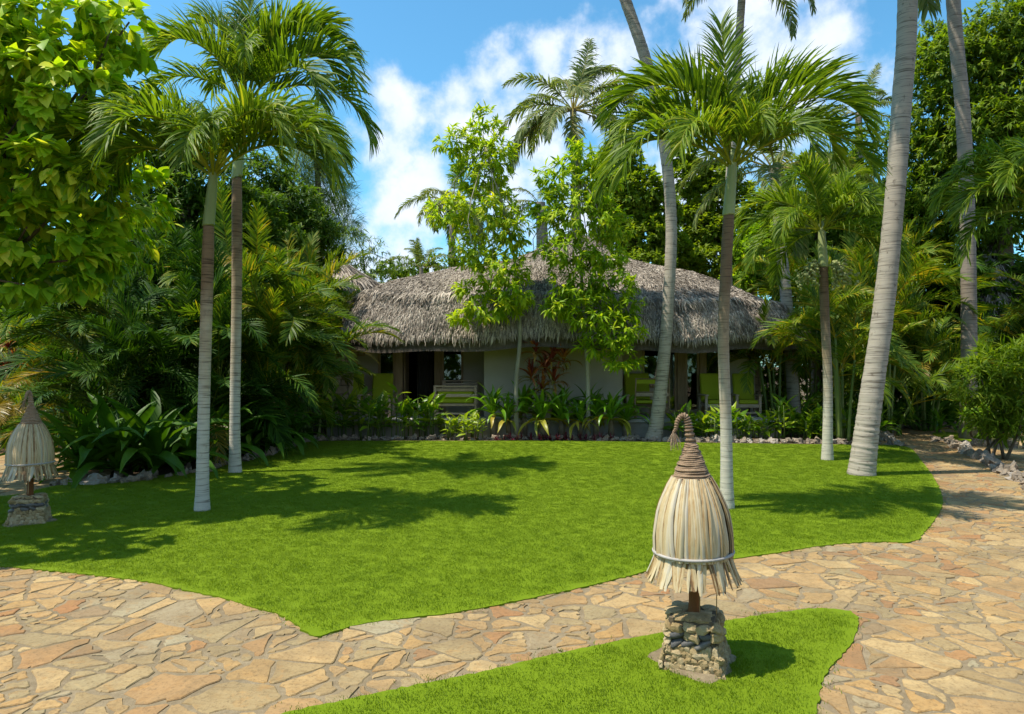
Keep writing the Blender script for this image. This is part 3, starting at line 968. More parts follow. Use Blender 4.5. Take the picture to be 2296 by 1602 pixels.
st = straws(3600, 46, .895, .91, True, .26, .012, .15); mb.add(*st)
fr = straws(2000, 45, .96, .999, False, .42, .02, .12, True); mb.add(*fr)
mb.part('thatch_straw', M['thatch'], roof, kind='stuff')

TZ = .50                                   # terrace floor
YF, YW, YM = 19.0, 21.3, 19.95             # terrace front, recessed wall, middle wall
xl, xr = X(735, 19.5), X(1745, 19.5)
hpart('terrace_slab', [(xl, xr, YF, 26.6, TZ - .09, TZ)], 'slab', .012)
hpart('plinth', [(xl + .06, xr - .06, YF + .06, 26.5, -.05, TZ - .09)], 'plinth')
CE = 3.55                                  # top of walls, inside the roof
xa, xb = X(1085, YM), X(1396, YM)          # middle block
hpart('middle_wall', [(xa, xb, YM, YM + .16, TZ, CE), (xa, xa + .16, YM + .16, YW, TZ, CE), (xb - .16, xb, YM + .16, YW, TZ, CE)], 'plaster', .01)
xL0, xR1 = X(787, YW), X(1676, YW)
def bay(segs, zs=TZ):
    """segs: (kind, u0, u1) along the recessed wall"""
    for kind, u0, u1 in segs:
        a, b = X(u0, YW), X(u1, YW)
        if kind == 'wall': hpart('plaster_wall', [(a, b, YW, YW + .15, TZ, CE)], 'plaster', .004)
        elif kind == 'post': hpart('door_post', [(a, b, YW - .06, YW + .16, TZ, CE)], 'timber', .012)
        elif kind == 'window':
            hpart('plaster_wall', [(a, b, YW, YW + .15, TZ, TZ + .80)], 'plaster', .004)
            w = hpart('window', [(a, a + .07, YW - .03, YW + .12, TZ + .80, CE), (b - .07, b, YW - .03, YW + .12, TZ + .80, CE), (a + .07, b - .07, YW - .03, YW + .12, TZ + .80, TZ + .88),
                                 (a + .07, b - .07, YW - .03, YW + .12, 2.66, 2.74)], 'timber', .01)
            v, f = box(a + .072, b - .072, YW + .04, YW + .052, TZ + .882, 2.658)
            part('window_pane', v, [f], M['glass'], w)
        elif kind == 'glassdoor':
            w = hpart('door', [(a + .004, a + .075, YW - .01, YW + .05, TZ + .01, 2.66), (b - .075, b - .004, YW - .01, YW + .05, TZ + .01, 2.66), (a + .075, b - .075, YW - .01, YW + .05, TZ + .01, TZ + .12),
                               (a + .075, b - .075, YW - .01, YW + .05, 2.58, 2.66)], 'timber', .01)
            v, f = box(a + .077, b - .077, YW + .014, YW + .026, TZ + .122, 2.578)
            part('door_pane', v, [f], M['glass'], w)
        elif kind == 'head':
            hpart('lintel', [(a, b, YW, YW + .14, 2.70, CE)], 'timber', .01)
bay([('wall', 787, 848), ('window', 848, 886), ('post', 886, 903), ('head', 903, 974), ('post', 974, 990), ('window', 990, 1039), ('wall', 1039, 1086)])
bay([('wall', 1390, 1440), ('window', 1440, 1484), ('post', 1484, 1496), ('glassdoor', 1496, 1518), ('post', 1518, 1536), ('glassdoor', 1536, 1568), ('post', 1568, 1579), ('window', 1579, 1616), ('wall', 1616, 1676)])
# folded-back leaf of the open left door, and its handle plate
a = X(903, YW)
dr = hpart('door', [(a + .01, a + .055, YW + .17, YW + .95, TZ + .01, 2.66)], 'timber', .01, label='open timber door leaf folded into the dark room')
hd = MB(); hd.add(*tube([(a + .06, YW + .85, 1.5), (a + .10, YW + .85, 1.5), (a + .10, YW + .75, 1.5)], .012, 6)); hd.part('handle', M['iron'], dr)
# room behind: floor is the slab, back and side walls, ceiling; near-black colour stands in for shade
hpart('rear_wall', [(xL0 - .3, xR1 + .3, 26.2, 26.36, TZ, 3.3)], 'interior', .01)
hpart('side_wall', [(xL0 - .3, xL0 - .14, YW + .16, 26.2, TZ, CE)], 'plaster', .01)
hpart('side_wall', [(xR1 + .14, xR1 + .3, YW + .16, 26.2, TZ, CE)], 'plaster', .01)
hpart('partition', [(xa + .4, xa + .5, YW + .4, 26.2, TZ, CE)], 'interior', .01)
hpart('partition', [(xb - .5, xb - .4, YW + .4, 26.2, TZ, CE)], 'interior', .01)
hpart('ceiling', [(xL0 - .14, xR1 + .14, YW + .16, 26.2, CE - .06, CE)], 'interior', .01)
# curtain in the left doorway
cx0, cx1 = X(935, YW + .5), X(972, YW + .5)
xs = np.linspace(cx0, cx1, 40); ys = YW + .5 + .03 * np.sin(xs * 60)
V = np.concatenate([np.column_stack([xs, ys, np.full(40, TZ + .02)]), np.column_stack([xs, ys, np.full(40, 2.66)])])
i = np.arange(39)
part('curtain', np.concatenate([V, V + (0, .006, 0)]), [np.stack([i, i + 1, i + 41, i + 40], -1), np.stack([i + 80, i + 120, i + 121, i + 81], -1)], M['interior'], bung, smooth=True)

# stone block piers at both ends: every block a part
def pier(x0, x1, y0, y1, z1, seed):
    r = np.random.default_rng(seed)
    core = hpart('stone_pier', [(x0 + .03, x1 - .03, y0 + .03, y1 - .03, TZ, z1)], 'mortar', .004)
    z = TZ
    row = 0
    while z < z1 - .06:
        h = min(r.uniform(.17, .26), z1 - z)
        x = x0 - (r.uniform(.05, .2) if row % 2 else 0)
        while x < x1:
            w = r.uniform(.26, .46)
            a_, b_ = max(x, x0), min(x + w, x1)
            if b_ - a_ > .06:
                j_ = r.uniform(-.012, .02)
                v, f = bbox(a_ + .008, b_ - .008, y0 - .02 - j_, y1 + .02 if False else y0 + .2, z + .008, z + h - .008, .018)
                v = v + r.normal(size=v.shape) * .006
                part('stone_block', v, f, M['block_stone'], core)
            x += w
        y = y0 + .2
        while y < y1:
            w = r.uniform(.26, .46); b_ = min(y + w, y1)
            if b_ - y > .06:
                for (xx0, xx1) in ((x0 - .02, x0 + .12), (x1 - .12, x1 + .02)):
                    v, f = bbox(xx0, xx1, y + .008, b_ - .008, z + .008, z + h - .008, .018)
                    part('stone_block', v + r.normal(size=v.shape) * .006, f, M['block_stone'], core)
            y += w
        z += h; row += 1
pier(X(703, 20.4), X(786, 20.4), 20.4, 21.6, 2.75, 51)
pier(X(1674, 21.6), X(1706, 21.6), 21.6, 22.6, 3.0, 52)
# small wooden lamp boxes on the wall
def sconce(u0, u1, v0, v1, y, label):
    th = thing('wall_lamp', label, 'wall lamp', (X((u0 + u1) / 2, y), y, Z(v1, y)))
    a_, b_, z0, z1 = X(u0, y), X(u1, y), Z(v1, y), Z(v0, y)
    mb = MB()
    for q in ((a_, a_ + .035, y - .12, y, z0, z1), (b_ - .035, b_, y - .12, y, z0, z1), (a_ + .035, b_ - .035, y - .12, y, z0, z0 + .035), (a_ + .035, b_ - .035, y - .12, y, z1 - .035, z1), (a_ - .015, b_ + .015, y - .14, y, z1 + .002, z1 + .03)):
        mb.add(*bbox(*q, b=.006))
    mb.part('frame', M['timber'], th)
    v, f = bbox(a_ + .037, b_ - .037, y - .10, y - .02, z0 + .037, z1 - .037, .01)
    part('shade', v, f, M['lamp_glass'], th)
sconce(804, 818, 779, 799, YW, 'boxy lamp on the plaster wall left of the dark open doorway')
sconce(1647, 1662, 786, 805, YW, 'boxy lamp on the plaster wall at the right end of the terrace')

# furniture: timber frames with lime cushions
def armchair(x, y, w, label, cat='armchair', rz=0.0):
    th = thing('armchair', label, cat, (x, y, TZ), 'lime cushioned armchairs on the terrace')
    th.rotation_euler = (0, 0, rz)
    def pt(name, pcs, mat):
        mb = MB()
        for q in pcs: mb.add(*q)
        V, F, T = mb.out()
        return link(name, mesh_np(name, V, F, M[mat], T), th)
    h = w / 2
    for sx in (-1, 1):
        for yy, hh in ((-.36, .60), (.34, .56)):
            pt('leg', [bbox(sx * h - .035, sx * h + .035, yy - .035, yy + .035, 0, hh, .006)], 'teak')
        pt('armrest', [bbox(sx * h - .055, sx * h + .055, -.44, .42, .602, .64, .008)], 'teak')
    pt('seat_frame', [bbox(-h + .037, h - .037, -.38, -.34, .26, .36, .006), bbox(-h + .037, h - .037, .30, .34, .26, .36, .006)] + [bbox(-h + .04, h - .04, -.30 + k * .12, -.22 + k * .12, .33, .355, .004) for k in range(5)]
       + [bbox(-h + .037, h - .037, -.37, -.335, .08, .13, .006)], 'teak')
    pt('seat_cushion', [bbox(-h + .05, h - .05, -.40, .24, .362, .48, .035)], 'lime')
    v, f = bbox(-h + .02, h - .02, -.06, .06, .0, .86, .035)
    v = v @ np.array(((1, 0, 0), (0, math.cos(.26), -math.sin(.26)), (0, math.sin(.26), math.cos(.26)))).T @ np.diag((1, 1, 1)) if False else np.column_stack([v[:, 0], v[:, 1] + .24 + v[:, 2] * .24, v[:, 2] + .40])
    pt('back_cushion', [(v, f)], 'lime')
    bk = [np.column_stack([q[:, 0], q[:, 1] + .325 + (q[:, 2] - .4) * .24, q[:, 2]]) for q in (bbox(-h + .04, h - .04, 0, .03, .45, .52)[0], bbox(-h + .04, h - .04, 0, .03, .75, .82)[0], bbox(-h + .04, h - .04, 0, .03, 1.05, 1.12)[0])]
    f_ = bbox(0, 1, 0, 1, 0, 1)[1]
    pt('back_frame', [(q, f_) for q in bk], 'teak')
    return th
armchair(X(787, 20.4), 20.35, .66, 'lime cushioned armchair beside the stone pier at the left end of the terrace')
armchair(X(854, 20.4), 20.35, .66, 'lime cushioned armchair next to the left timber door post')
armchair(X(1598, 20.5), 20.45, .62, 'lime cushioned armchair just right of the glazed timber door')
armchair(X(1671, 20.5), 20.45, .66, 'lime cushioned armchair at the far right end of the terrace', rz=-.12)
armchair(X(1432, 20.6), 20.55, .80, 'lime cushioned armchair behind the bamboo chair on the right terrace')
def settee(x, y, w, label):
    """seen from behind: slatted back towards the lawn"""
    th = thing('settee', label, 'bench', (x, y, TZ))
    h = w / 2
    def pt(name, pcs, mat):
        mb = MB()
        for q in pcs: mb.add(*q)
        V, F, T = mb.out()
        return link(name, mesh_np(name, V, F, M[mat], T), th)
    for sx in (-1, 1):
        pt('leg', [bbox(sx * h - .035, sx * h + .035, -.04, .035, 0, .88, .006)], 'teak')
        pt('leg', [bbox(sx * h - .035, sx * h + .035, .60, .67, 0, .60, .006)], 'teak')
        pt('armrest', [bbox(sx * h - .05, sx * h + .05, .037, .70, .602, .64, .008)], 'teak')
    pt('top_rail', [bbox(-h - .04, h + .04, -.05, .05, .882, .93, .008)], 'teak')
    for z0 in (.76, .60):
        pt('back_slat', [bbox(-h + .037, h - .037, -.02, .015, z0, z0 + .085, .006)], 'teak')
    pt('seat_rail', [bbox(-h + .037, h - .037, -.025, .02, .34, .41, .006), bbox(-h + .037, h - .037, .62, .65, .34, .41, .006)], 'teak')
    pt('stretcher', [bbox(-h + .037, h - .037, -.02, .02, .10, .15, .006)], 'teak')
    pt('seat_cushion', [bbox(-h + .05, h - .05, .03, .62, .412, .55, .035)], 'lime')
    pt('back_cushion', [bbox(-h + .06, h - .06, .03, .14, .552, .82, .035)], 'lime')
    return th
settee(X(1021, 19.55), 19.5, 1.16, 'slatted timber bench with lime cushions, its back to the flower bed on the left terrace')
t2 = thing('side_table', 'slatted timber table against the window behind the timber bench', 'table', (X(1033, 20.8), 20.75, TZ))
mb = MB()
for q in range(6): mb.add(*bbox(-.55, .55, -.22 + q * .075, -.155 + q * .075, 1.02, 1.05, .004))
V, F, T = mb.out(); link('table_top', mesh_np('table_top', V, F, M['teak'], T), t2)
for sx in (-.5, .5):
    for sy in (-.18, .18):
        v, f = bbox(sx - .03, sx + .03, sy - .03, sy + .03, 0, 1.018, .005); link('leg', mesh_np('leg', v, f, M['teak']), t2)
for zz in (.82, .92):
    v, f = bbox(-.469, .469, -.21, -.18, zz, zz + .06, .005); link('rail', mesh_np('rail', v, f, M['teak']), t2)
# bamboo chair with its back to the lawn
bc = thing('bamboo_chair', 'slim bamboo chair beside the leaning coconut trunk on the right terrace', 'chair', (X(1462, 19.5), 19.45, TZ))
mb = MB()
for sx in (-.5, .5):
    mb.add(*tube([(sx, .0, 0), (sx * .97, .02, .5), (sx * .95, -.04, 1.14)], .02, 7))
    mb.add(*tube([(sx * .9, .05, 0), (sx * .86, .45, .5), (sx * .84, .55, .62)], .02, 7))
    mb.add(*tube([(sx * .88, .60, 0), (sx * .95, .02, .62)], .018, 7))
for q in ((-.48, -.03, 1.12), (-.48, .0, .74), (-.48, .02, .30)): mb.add(*tube([q, (-q[0], q[1], q[2])], .018, 7))
V, F, T = mb.out(); link('frame', mesh_np('frame', V, F, M['timber'], T, True), bc)
for zz, hh in ((.98, .12), (.62, .10)):
    v, f = bbox(-.46, .46, -.01, .03, zz, zz + hh, .01); link('back_panel', mesh_np('back_panel', v, f, M['teak' if zz < .9 else 'lime']), bc)
v, f = bbox(-.45, .45, .05, .52, .42, .50, .02); link('seat', mesh_np('seat', v, f, M['lime']), bc)

# other thatched roofs further back
def far_hut(name, label, u, v_top, v_eave, d, ru, seed):
    th = thing(name, label, 'hut', (X(u, d), d, 0))
    r = np.random.default_rng(seed)
    w = ru * d / FPX; zt, ze = Z(v_top, d), Z(v_eave, d)
    a = np.linspace(0, 2 * math.pi, 40, endpoint=False)
    prof = [(0.02, zt), (.25, zt - (zt - ze) * .22), (.6, zt - (zt - ze) * .5), (.9, ze + .5), (1.0, ze)]
    V = np.concatenate([np.column_stack([w * q * np.cos(a), w * .8 * q * np.sin(a), np.full(40, z) + .05 * np.sin(a * 9)]) for q, z in prof]) + np.array((X(u, d), d, 0))
    j = np.arange(40); k = (j + 1) % 40
    F = np.concatenate([np.stack([i * 40 + j, (i + 1) * 40 + j, (i + 1) * 40 + k, i * 40 + k], -1)[:, ::-1] for i in range(4)])
    rf = part('thatched_roof', V, [F, np.arange(40)[None], (np.arange(40)[::-1] + 160)[None]], M['thatch_base'], th)
    n = 3500
    tt = r.uniform(0, 2 * math.pi, n); q = np.sqrt(r.random(n)); pr = np.array(prof)
    z = np.interp(q, pr[:, 0], pr[:, 1]); p = np.column_stack([w * q * np.cos(tt), w * .8 * q * np.sin(tt), z + .05]) + np.array((X(u, d), d, 0))
    dd = norm(np.column_stack([np.cos(tt) * .9, np.sin(tt) * .8, np.full(n, -.6)]) + r.normal(size=(n, 3)) * .2)
    V, F = scatter(NEEDLE, p, dd, np.tile((0, 0, 1.0), (n, 1)), r.uniform(.4, .8, n), 1.2)
    part('thatch_straw', V, [F], M['thatch'], rf, np.repeat(r.random(n), 2), kind='stuff')
    v, f = tube([(X(u, d), d, 0), (X(u, d), d, ze + .4)], w * .75, 24)
    part('wall', v, f, M['plaster'], th)
far_hut('thatched_hut', 'far thatched hut roof showing left of the bungalow', 745, 572, 668, 27, 120, 61)
far_hut('thatched_hut', 'thatched hut roof half hidden by palms at the far right', 2225, 540, 700, 25.5, 75, 62)
# ------------------------------------------------------------------ straw garden lanterns
LST = [mesh_np('stone', *(lambda b: (b[0], [b[1]]))(blob(200 + k, 3, .24, .9)), M['coral_stone']) for k in range(7)]
DST = [mesh_np('stone', *(lambda b: (b[0], [b[1]]))(blob(220 + k, 3, .2, .6)), M['dark_stone'], smooth=True) for k in range(3)]
BELL = np.array([(1.262, .112), (1.20, .148), (1.12, .188), (1.02, .221), (.92, .237), (.84, .244), (.765, .240)])
def bell_r(z): return np.interp(z, BELL[::-1, 0], BELL[::-1, 1])
def lantern(base, label, yaw, seed, lean=(0, 0), hook_yaw=0.0):
    r = np.random.default_rng(seed)
    th = thing('straw_lantern', label, 'garden lantern', base, 'straw lanterns on stone bases')
    th.rotation_euler = (lean[0], lean[1], yaw)
    def lp(name, V, faces, mat, tone=.5, smooth=False, parent=th, kind=None):
        return link(name, mesh_np(name, V, faces if isinstance(faces, list) else [faces], M[mat], tone, smooth), parent)
    # base: mortar core, rubble on its flanks, bigger flat stones round the top block
    prof = [(-.02, .200), (.06, .186), (.19, .155), (.20, .146), (.35, .142)]
    V = np.concatenate([[(-w, -w, z), (w, -w, z), (w, w, z), (-w, w, z)] for z, w in prof])
    F = []
    for i in range(4):
        for j in range(4): F.append((4 * i + j, 4 * i + (j + 1) % 4, 4 * i + 4 + (j + 1) % 4, 4 * i + 4 + j))
    core = lp('base', V, [np.array(F), np.array([(16, 17, 18, 19)])], 'lamp_mortar')
    pz = [p[0] for p in prof]; pw = [p[1] for p in prof]
    for side in range(4):
        a = side * math.pi / 2
        ca, sa = math.cos(a), math.sin(a)
        z = .018
        row = 0
        while z < .335:
            upper = z > .20
            h = .052 if upper else .040
            w = np.interp(z, pz, pw)
            x = -w + r.uniform(0, .03)
            while x < w + .01:
                s = r.uniform(.055, .10) if upper else r.uniform(.030, .056)
                cx = x + s / 2
                if cx > w + .02: break
                lx, ly = cx, -w - .002
                dark = upper and z < .255
                me = (DST if (dark and r.random() < .75) else LST)
                me = me[r.integers(len(me))]
                link('stone', me, core, (lx * ca - ly * sa, lx * sa + ly * ca, z + r.normal() * .005), (r.normal() * .25, r.normal() * .25, a + r.normal() * .2),
                     (s * 1.12, s * .75, h * (r.uniform(1.15, 1.5) if upper else r.uniform(1.35, 1.7))))
                x += s
            z += h * .93; row += 1
    for _ in range(16):
        ox, oy = r.uniform(-.13, .13, 2)
        s = r.uniform(.06, .10)
        if abs(ox) < .05 and abs(oy) < .05: continue
        link('stone', LST[r.integers(7)], core, (ox, oy, .348), (0, 0, r.uniform(0, 6)), (s * 1.3, s, .04))
    lp('post', *tube(smooth_path([(0, 0, .33), (.004, 0, .45), (0, .003, .62), (0, 0, .95)], 9), [.046, .040, .037, .036, .036, .037, .036, .036, .036], 12), 'rust', smooth=True)
    # dark lining so that nothing shows through the bell
    zs = np.linspace(1.25, .70, 8); an = np.linspace(0, 2 * math.pi, 24, endpoint=False)
    V = np.concatenate([np.column_stack([np.cos(an) * (bell_r(z) - .022), np.sin(an) * (bell_r(z) - .022), np.full(24, z)]) for z in zs])
    i = np.arange(7)[:, None] * 24; j = np.arange(24)[None]; k = (j + 1) % 24
    lp('lining', V, np.stack([i + j, i + k, i + 24 + k, i + 24 + j], -1).reshape(-1, 4), 'strip', .42, True)
    # bell of folded palm leaf strips, in two layers
    def strip(path_r, zs, a0, width, tone, drift, fold, skew):
        V = []; T = []
        for q, z in enumerate(zs):
            f = q / (len(zs) - 1)
            rr = path_r[q]; aa = a0 + drift * f + skew * math.sin(f * 3.1) * .02
            w = width[q]
            for e_, rad in ((-1, 0), (-.35, fold), (.35, fold * .7), (1, -.002)):
                ang = aa + e_ * w / rr
                V.append(((rr + rad) * math.cos(ang), (rr + rad) * math.sin(ang), z))
        F = []
        for q in range(len(zs) - 1):
            for c in range(3):
                a_ = q * 4 + c
                F.append((a_ + 4, a_ + 5, a_ + 1, a_)); T.append(np.clip(tone + (-.28, 0.0, .06)[c] + r.normal() * .03, 0, 1))
        return np.array(V), np.array(F), np.array(T)
    for layer, n in ((0, 34), (1, 44)):
        for q in range(n):
            a0 = (q + r.uniform(-.35, .35)) * 2 * math.pi / n
            zs = np.linspace(1.262, .745, 10)
            off = (.0, .010)[layer] + r.uniform(-.004, .007)
            rr = bell_r(zs) + off + r.normal(size=10) * .0012
            w0 = r.uniform(.5, 1.35) if layer else r.uniform(1.15, 1.5)
            wd = w0 * (math.pi / n) * bell_r(zs) * 1.02
            wd[:2] *= .9
            V, F, T = strip(rr, zs, a0, wd, r.choice((.12, .40, .55, .70, .85, .95), p=(.04, .12, .32, .32, .14, .06)), r.normal() * .07, r.uniform(.002, .012), r.normal() * 1.8)
            lp('leaf_strip', V, F, 'strip', T, True)
    # flared fringe under the hoop
    for q in range(104):
        a0 = q * 2 * math.pi / 104 + r.normal() * .014
        ln = r.uniform(.180, .212)
        fl = r.uniform(.052, .074)
        zs = .772 - np.linspace(0, ln, 5)
        rr = .236 + fl * np.linspace(0, 1, 5) ** 1.2 + r.uniform(-.008, .008)
        w = r.uniform(.010, .021)
        wd = np.array((w * .8, w, w * 1.05, w, w * r.uniform(.2, .8)))
        V, F, T = strip(rr, zs, a0, wd, r.choice((.08, .3, .5, .68, .9), p=(.12, .22, .28, .26, .12)), r.normal() * .08, r.uniform(.0, .006), r.normal())
        lp('fringe_strip', V, F, 'strip', T, True)
    an = np.linspace(0, 2 * math.pi, 41)
    lp('hoop', *tube(np.column_stack([np.cos(an) * .258, np.sin(an) * .258, .768 + .006 * np.sin(an + 1.2)]), .0105, 8, False), 'cane', smooth=True)
    # rope wound into a cone, then round the hook
    mb = MB()
    turns = 21
    t = np.linspace(0, 1, turns * 20)
    wav = sum(np.sin(t * turns * 6.283 * q_ + ph_) for q_, ph_ in ((.31, 1.0), (.73, 2.2), (1.37, .4), (2.9, 3.0)))
    zc = 1.225 + t * .255 + wav * .0016
    rc = .097 * (1 - t) ** 1.0 + .034 + wav * .0014 + r.normal(size=len(t)) * .0007
    mb.add(*tube(np.column_stack([np.cos(t * turns * 6.283) * rc, np.sin(t * turns * 6.283) * rc, zc]), .0072 * (1 + .14 * np.sin(t * 900)), 6))
    V = np.concatenate([np.column_stack([np.cos(an[:-1]) * q, np.sin(an[:-1]) * q, np.full(40, z)]) for z, q in ((1.22, .125), (1.32, .083), (1.41, .053), (1.49, .032))])
    i = np.arange(3)[:, None] * 40; j = np.arange(40)[None]; k = (j + 1) % 40
    mb.add(V, [np.stack([i + j, i + k, i + 40 + k, i + 40 + j], -1).reshape(-1, 4)])
    V, F, T = mb.out()
    lp('rope_cone', V, F, 'rope', T, True)
    hk = smooth_path([(0, 0, 1.46), (-.012, 0, 1.56), (-.020, 0, 1.620), (-.038, 0, 1.662), (-.066, 0, 1.660), (-.090, 0, 1.625), (-.100, 0, 1.578), (-.117, 0, 1.555)], 150)
    rad = np.interp(np.linspace(0, 1, 150), (0, .3, .55, 1), (.033, .025, .018, .010))
    rad = rad * (1 + .17 * np.sin(np.linspace(0, 40 * 6.283, 150) * .5))
    ho = lp('hook', *tube(hk, rad, 10), 'rope', smooth=True)
    ho.rotation_euler = (0, 0, hook_yaw)
    mb = MB()
    for _ in range(34):
        e = np.array((-.118 + r.normal() * .022, r.normal() * .02, 1.555 - r.uniform(.05, .13)))
        mb.add(*tube(smooth_path([(-.117 + r.normal() * .003, r.normal() * .003, 1.565), (-.117 + (e[0] + .117) * .4, e[1] * .4, 1.54), e], 5), .0016, 4))
    V, F, T = mb.out(); lp('tassel', V, F, 'rope', T).rotation_euler = (0, 0, hook_yaw)
    for aa, rr, l in ((-1.05, .20, .16), (-1.45, .10, .17)):
        p0 = np.array((math.cos(aa - yaw) * rr, math.sin(aa - yaw) * rr, .66))
        lp('loose_strand', *tube([p0, p0 + (0.004, 0, -.1), p0 + (.0, 0, -.10 - l)], .0035, 5), 'strip', .15)
    return th
lantern(G(1558, 1491), 'straw lantern with a hooked rope tip standing in the front grass strip', -.40, 71, (.012, -.015), .40)
lantern(G(66, 1174), 'shaded straw lantern on the lawn at the left beside the palm bed', .38, 72, (-.015, .01), 1.15)
# bare sandy patch where the grass is worn round each base
for q, (u, v) in enumerate(((1558, 1491), (66, 1174))):
    c = G(u, v)
    r = np.random.default_rng(300 + q)
    a = np.linspace(0, 2 * math.pi, 28, endpoint=False)
    rr = .27 * (1 + .14 * np.sin(a * 3 + q) + .08 * np.sin(a * 7))
    V = np.concatenate([[(c[0], c[1], .047)], np.column_stack([c[0] + np.cos(a) * rr * .88, c[1] + np.sin(a) * rr * .88, np.full(28, .042)]), np.column_stack([c[0] + np.cos(a) * rr, c[1] + np.sin(a) * rr, np.full(28, .0225)])])
    j = np.arange(28); k = (j + 1) % 28
    o = link('bare_soil', mesh_np('bare_soil', V, [np.stack([np.zeros(28, int), 1 + j, 1 + k], -1), np.stack([1 + j, 29 + j, 29 + k, 1 + k], -1)], M['mortar'], smooth=True))
    o['kind'] = 'structure'

# ------------------------------------------------------------------ palms
def frond_mesh(name, mat, seed, L, e0, e1, nl, lmax, wmax, vang=.35, droop=.10, start=.14, fwd=(1.05, .45), tipl=.35, power=1.35, rr=.018, twist=.0, gap=.0, bend=.0, tone_mu=.45, tone_sd=.2, segs=4, basel=.6):
    """a feather frond growing along +x from the origin, in the xz plane"""
    r = np.random.default_rng(seed)
    n = 26
    s = np.linspace(0, 1, n)
    el = np.radians(e0 + (e1 - e0) * s ** power)
    az = bend * s ** 2
    st = L / (n - 1)
    d = np.column_stack([np.cos(el) * np.cos(az), np.cos(el) * np.sin(az), np.sin(el)])
    p = np.concatenate(([np.zeros(3)], np.cumsum(d[:-1] * st, axis=0)))
    mb = MB()
    mb.add(*tube(p, rr * (1 - s * .88), 5), tone=.97 if tone_mu < .9 else .5)
    si = np.tile(np.linspace(start, .995, nl), 2)
    si = np.clip(si + r.normal(size=2 * nl) * .25 / nl, start, .998)
    sgn = np.repeat((-1.0, 1.0), nl)
    def at(a): return np.column_stack([np.interp(si, s, a[:, k]) for k in range(3)])
    b = at(p); t = norm(at(d))
    side = norm(np.cross(t, np.tile((0, 0, 1.0), (2 * nl, 1)) * 1.0 + np.tile((-.05, 0, 0), (2 * nl, 1))))
    up = np.cross(side, t)
    side = side * sgn[:, None]
    f = (si - start) / (1 - start)
    ang = fwd[0] + (fwd[1] - fwd[0]) * f + r.normal(size=2 * nl) * .10
    va = vang * (1 - .3 * f) + r.normal(size=2 * nl) * (.14 + gap)
    dd = np.cos(ang)[:, None] * t + np.sin(ang)[:, None] * (np.cos(va)[:, None] * side + np.sin(va)[:, None] * up)
    prof = np.where(f < .32, basel + (1 - basel) * (f / .32), 1 - (1 - tipl) * ((f - .32) / .68) ** 1.5)
    ln = lmax * prof * r.uniform(.85, 1.1, 2 * nl)
    w = wmax * (.75 + .25 * prof) * r.uniform(.8, 1.15, 2 * nl)
    wd = norm(t - dd * np.sum(t * dd, 1)[:, None])            # blade lies in the plane of the frond
    wd = norm(wd + up * (r.normal(size=(2 * nl, 1)) * (.25 + twist)))
    prfW = np.interp(np.linspace(0, 1, segs + 1), (0, .2, .5, .8, 1), (.55, 1, .95, .6, .08))
    rows = []
    q = b.copy(); dk = dd.copy()
    dr = droop * r.uniform(.5, 1.6, 2 * nl)
    for kseg in range(segs + 1):
        rows.append(q - wd * (w * prfW[kseg])[:, None]); rows.append(q + wd * (w * prfW[kseg])[:, None])
        q = q + dk * (ln / segs)[:, None]
        dk = norm(dk + np.array((0, 0, -1.0)) * (dr * (kseg + .6) * 4 / segs)[:, None])
        if twist: wd = norm(wd + np.cross(dk, wd) * (r.normal(size=(2 * nl, 1)) * twist))
    V = np.stack(rows, 1).reshape(-1, 3)
    k = 2 * (segs + 1)
    base = np.arange(2 * nl) * k
    F = np.concatenate([np.stack([base + 2 * c, base + 2 * c + 1, base + 2 * c + 3, base + 2 * c + 2], -1) for c in range(segs)])
    tl = np.clip(r.normal(tone_mu, tone_sd, 2 * nl), 0, .94)
    T = np.concatenate([tl + (.04 * c if c == segs - 1 else 0) for c in range(segs)])
    mb.add(V, F, np.clip(T, 0, 1))
    return mb.mesh(name, mat)

def crown(th, top, spec, lib, seed, tilt=.12, off=.05, name='frond'):
    """spec: list of (azimuth deg, e0 class key, length scale)"""
    r = np.random.default_rng(seed)
    o3 = np.array(th.location)
    for az, key, sc in spec:
        ms = lib[key]
        me = ms[r.integers(len(ms))]
        a = math.radians(az)
        p = np.asarray(top) - o3 + np.array((math.cos(a) * off, math.sin(a) * off, r.uniform(-.05, .05)))
        link(name, me, th, p, (r.normal() * tilt, r.normal() * .05, a), sc)

def trunk_mesh(path, rads, n, sides, ring=.05, amp=.012, seed=0, flare=None):
    r = np.random.default_rng(seed)
    c = smooth_path(path, n)
    f = np.linspace(0, 1, n)
    rad = np.interp(f, np.linspace(0, 1, len(rads)), rads)
    seg = np.linalg.norm(np.diff(c, axis=0), axis=1); s = np.concatenate(([0], np.cumsum(seg)))
    saw = ((s / ring) % 1.0)
    rad = rad * (1 + amp * (1.0 - 2 * saw) + r.normal(size=n) * amp * .5)
    V, F = tube(c, rad, sides)
    rr = r.normal(size=(n, 1, 1)) * 0
    tone = np.concatenate([np.repeat(f[:-1], sides), [0, 1]])
    return V, F, tone
def palm_trunk(th, path, rads, mat, ring=.05, n=None, sides=14, seed=0, amp=.014):
    L = np.sum(np.linalg.norm(np.diff(np.asarray(path), axis=0), axis=1))
    n = n or int(min(240, L / ring * 2.7))
    V, F, T = trunk_mesh(path, rads, n, sides, ring, amp, seed)
    return part('trunk', V, F, M[mat], th, T, smooth=True)

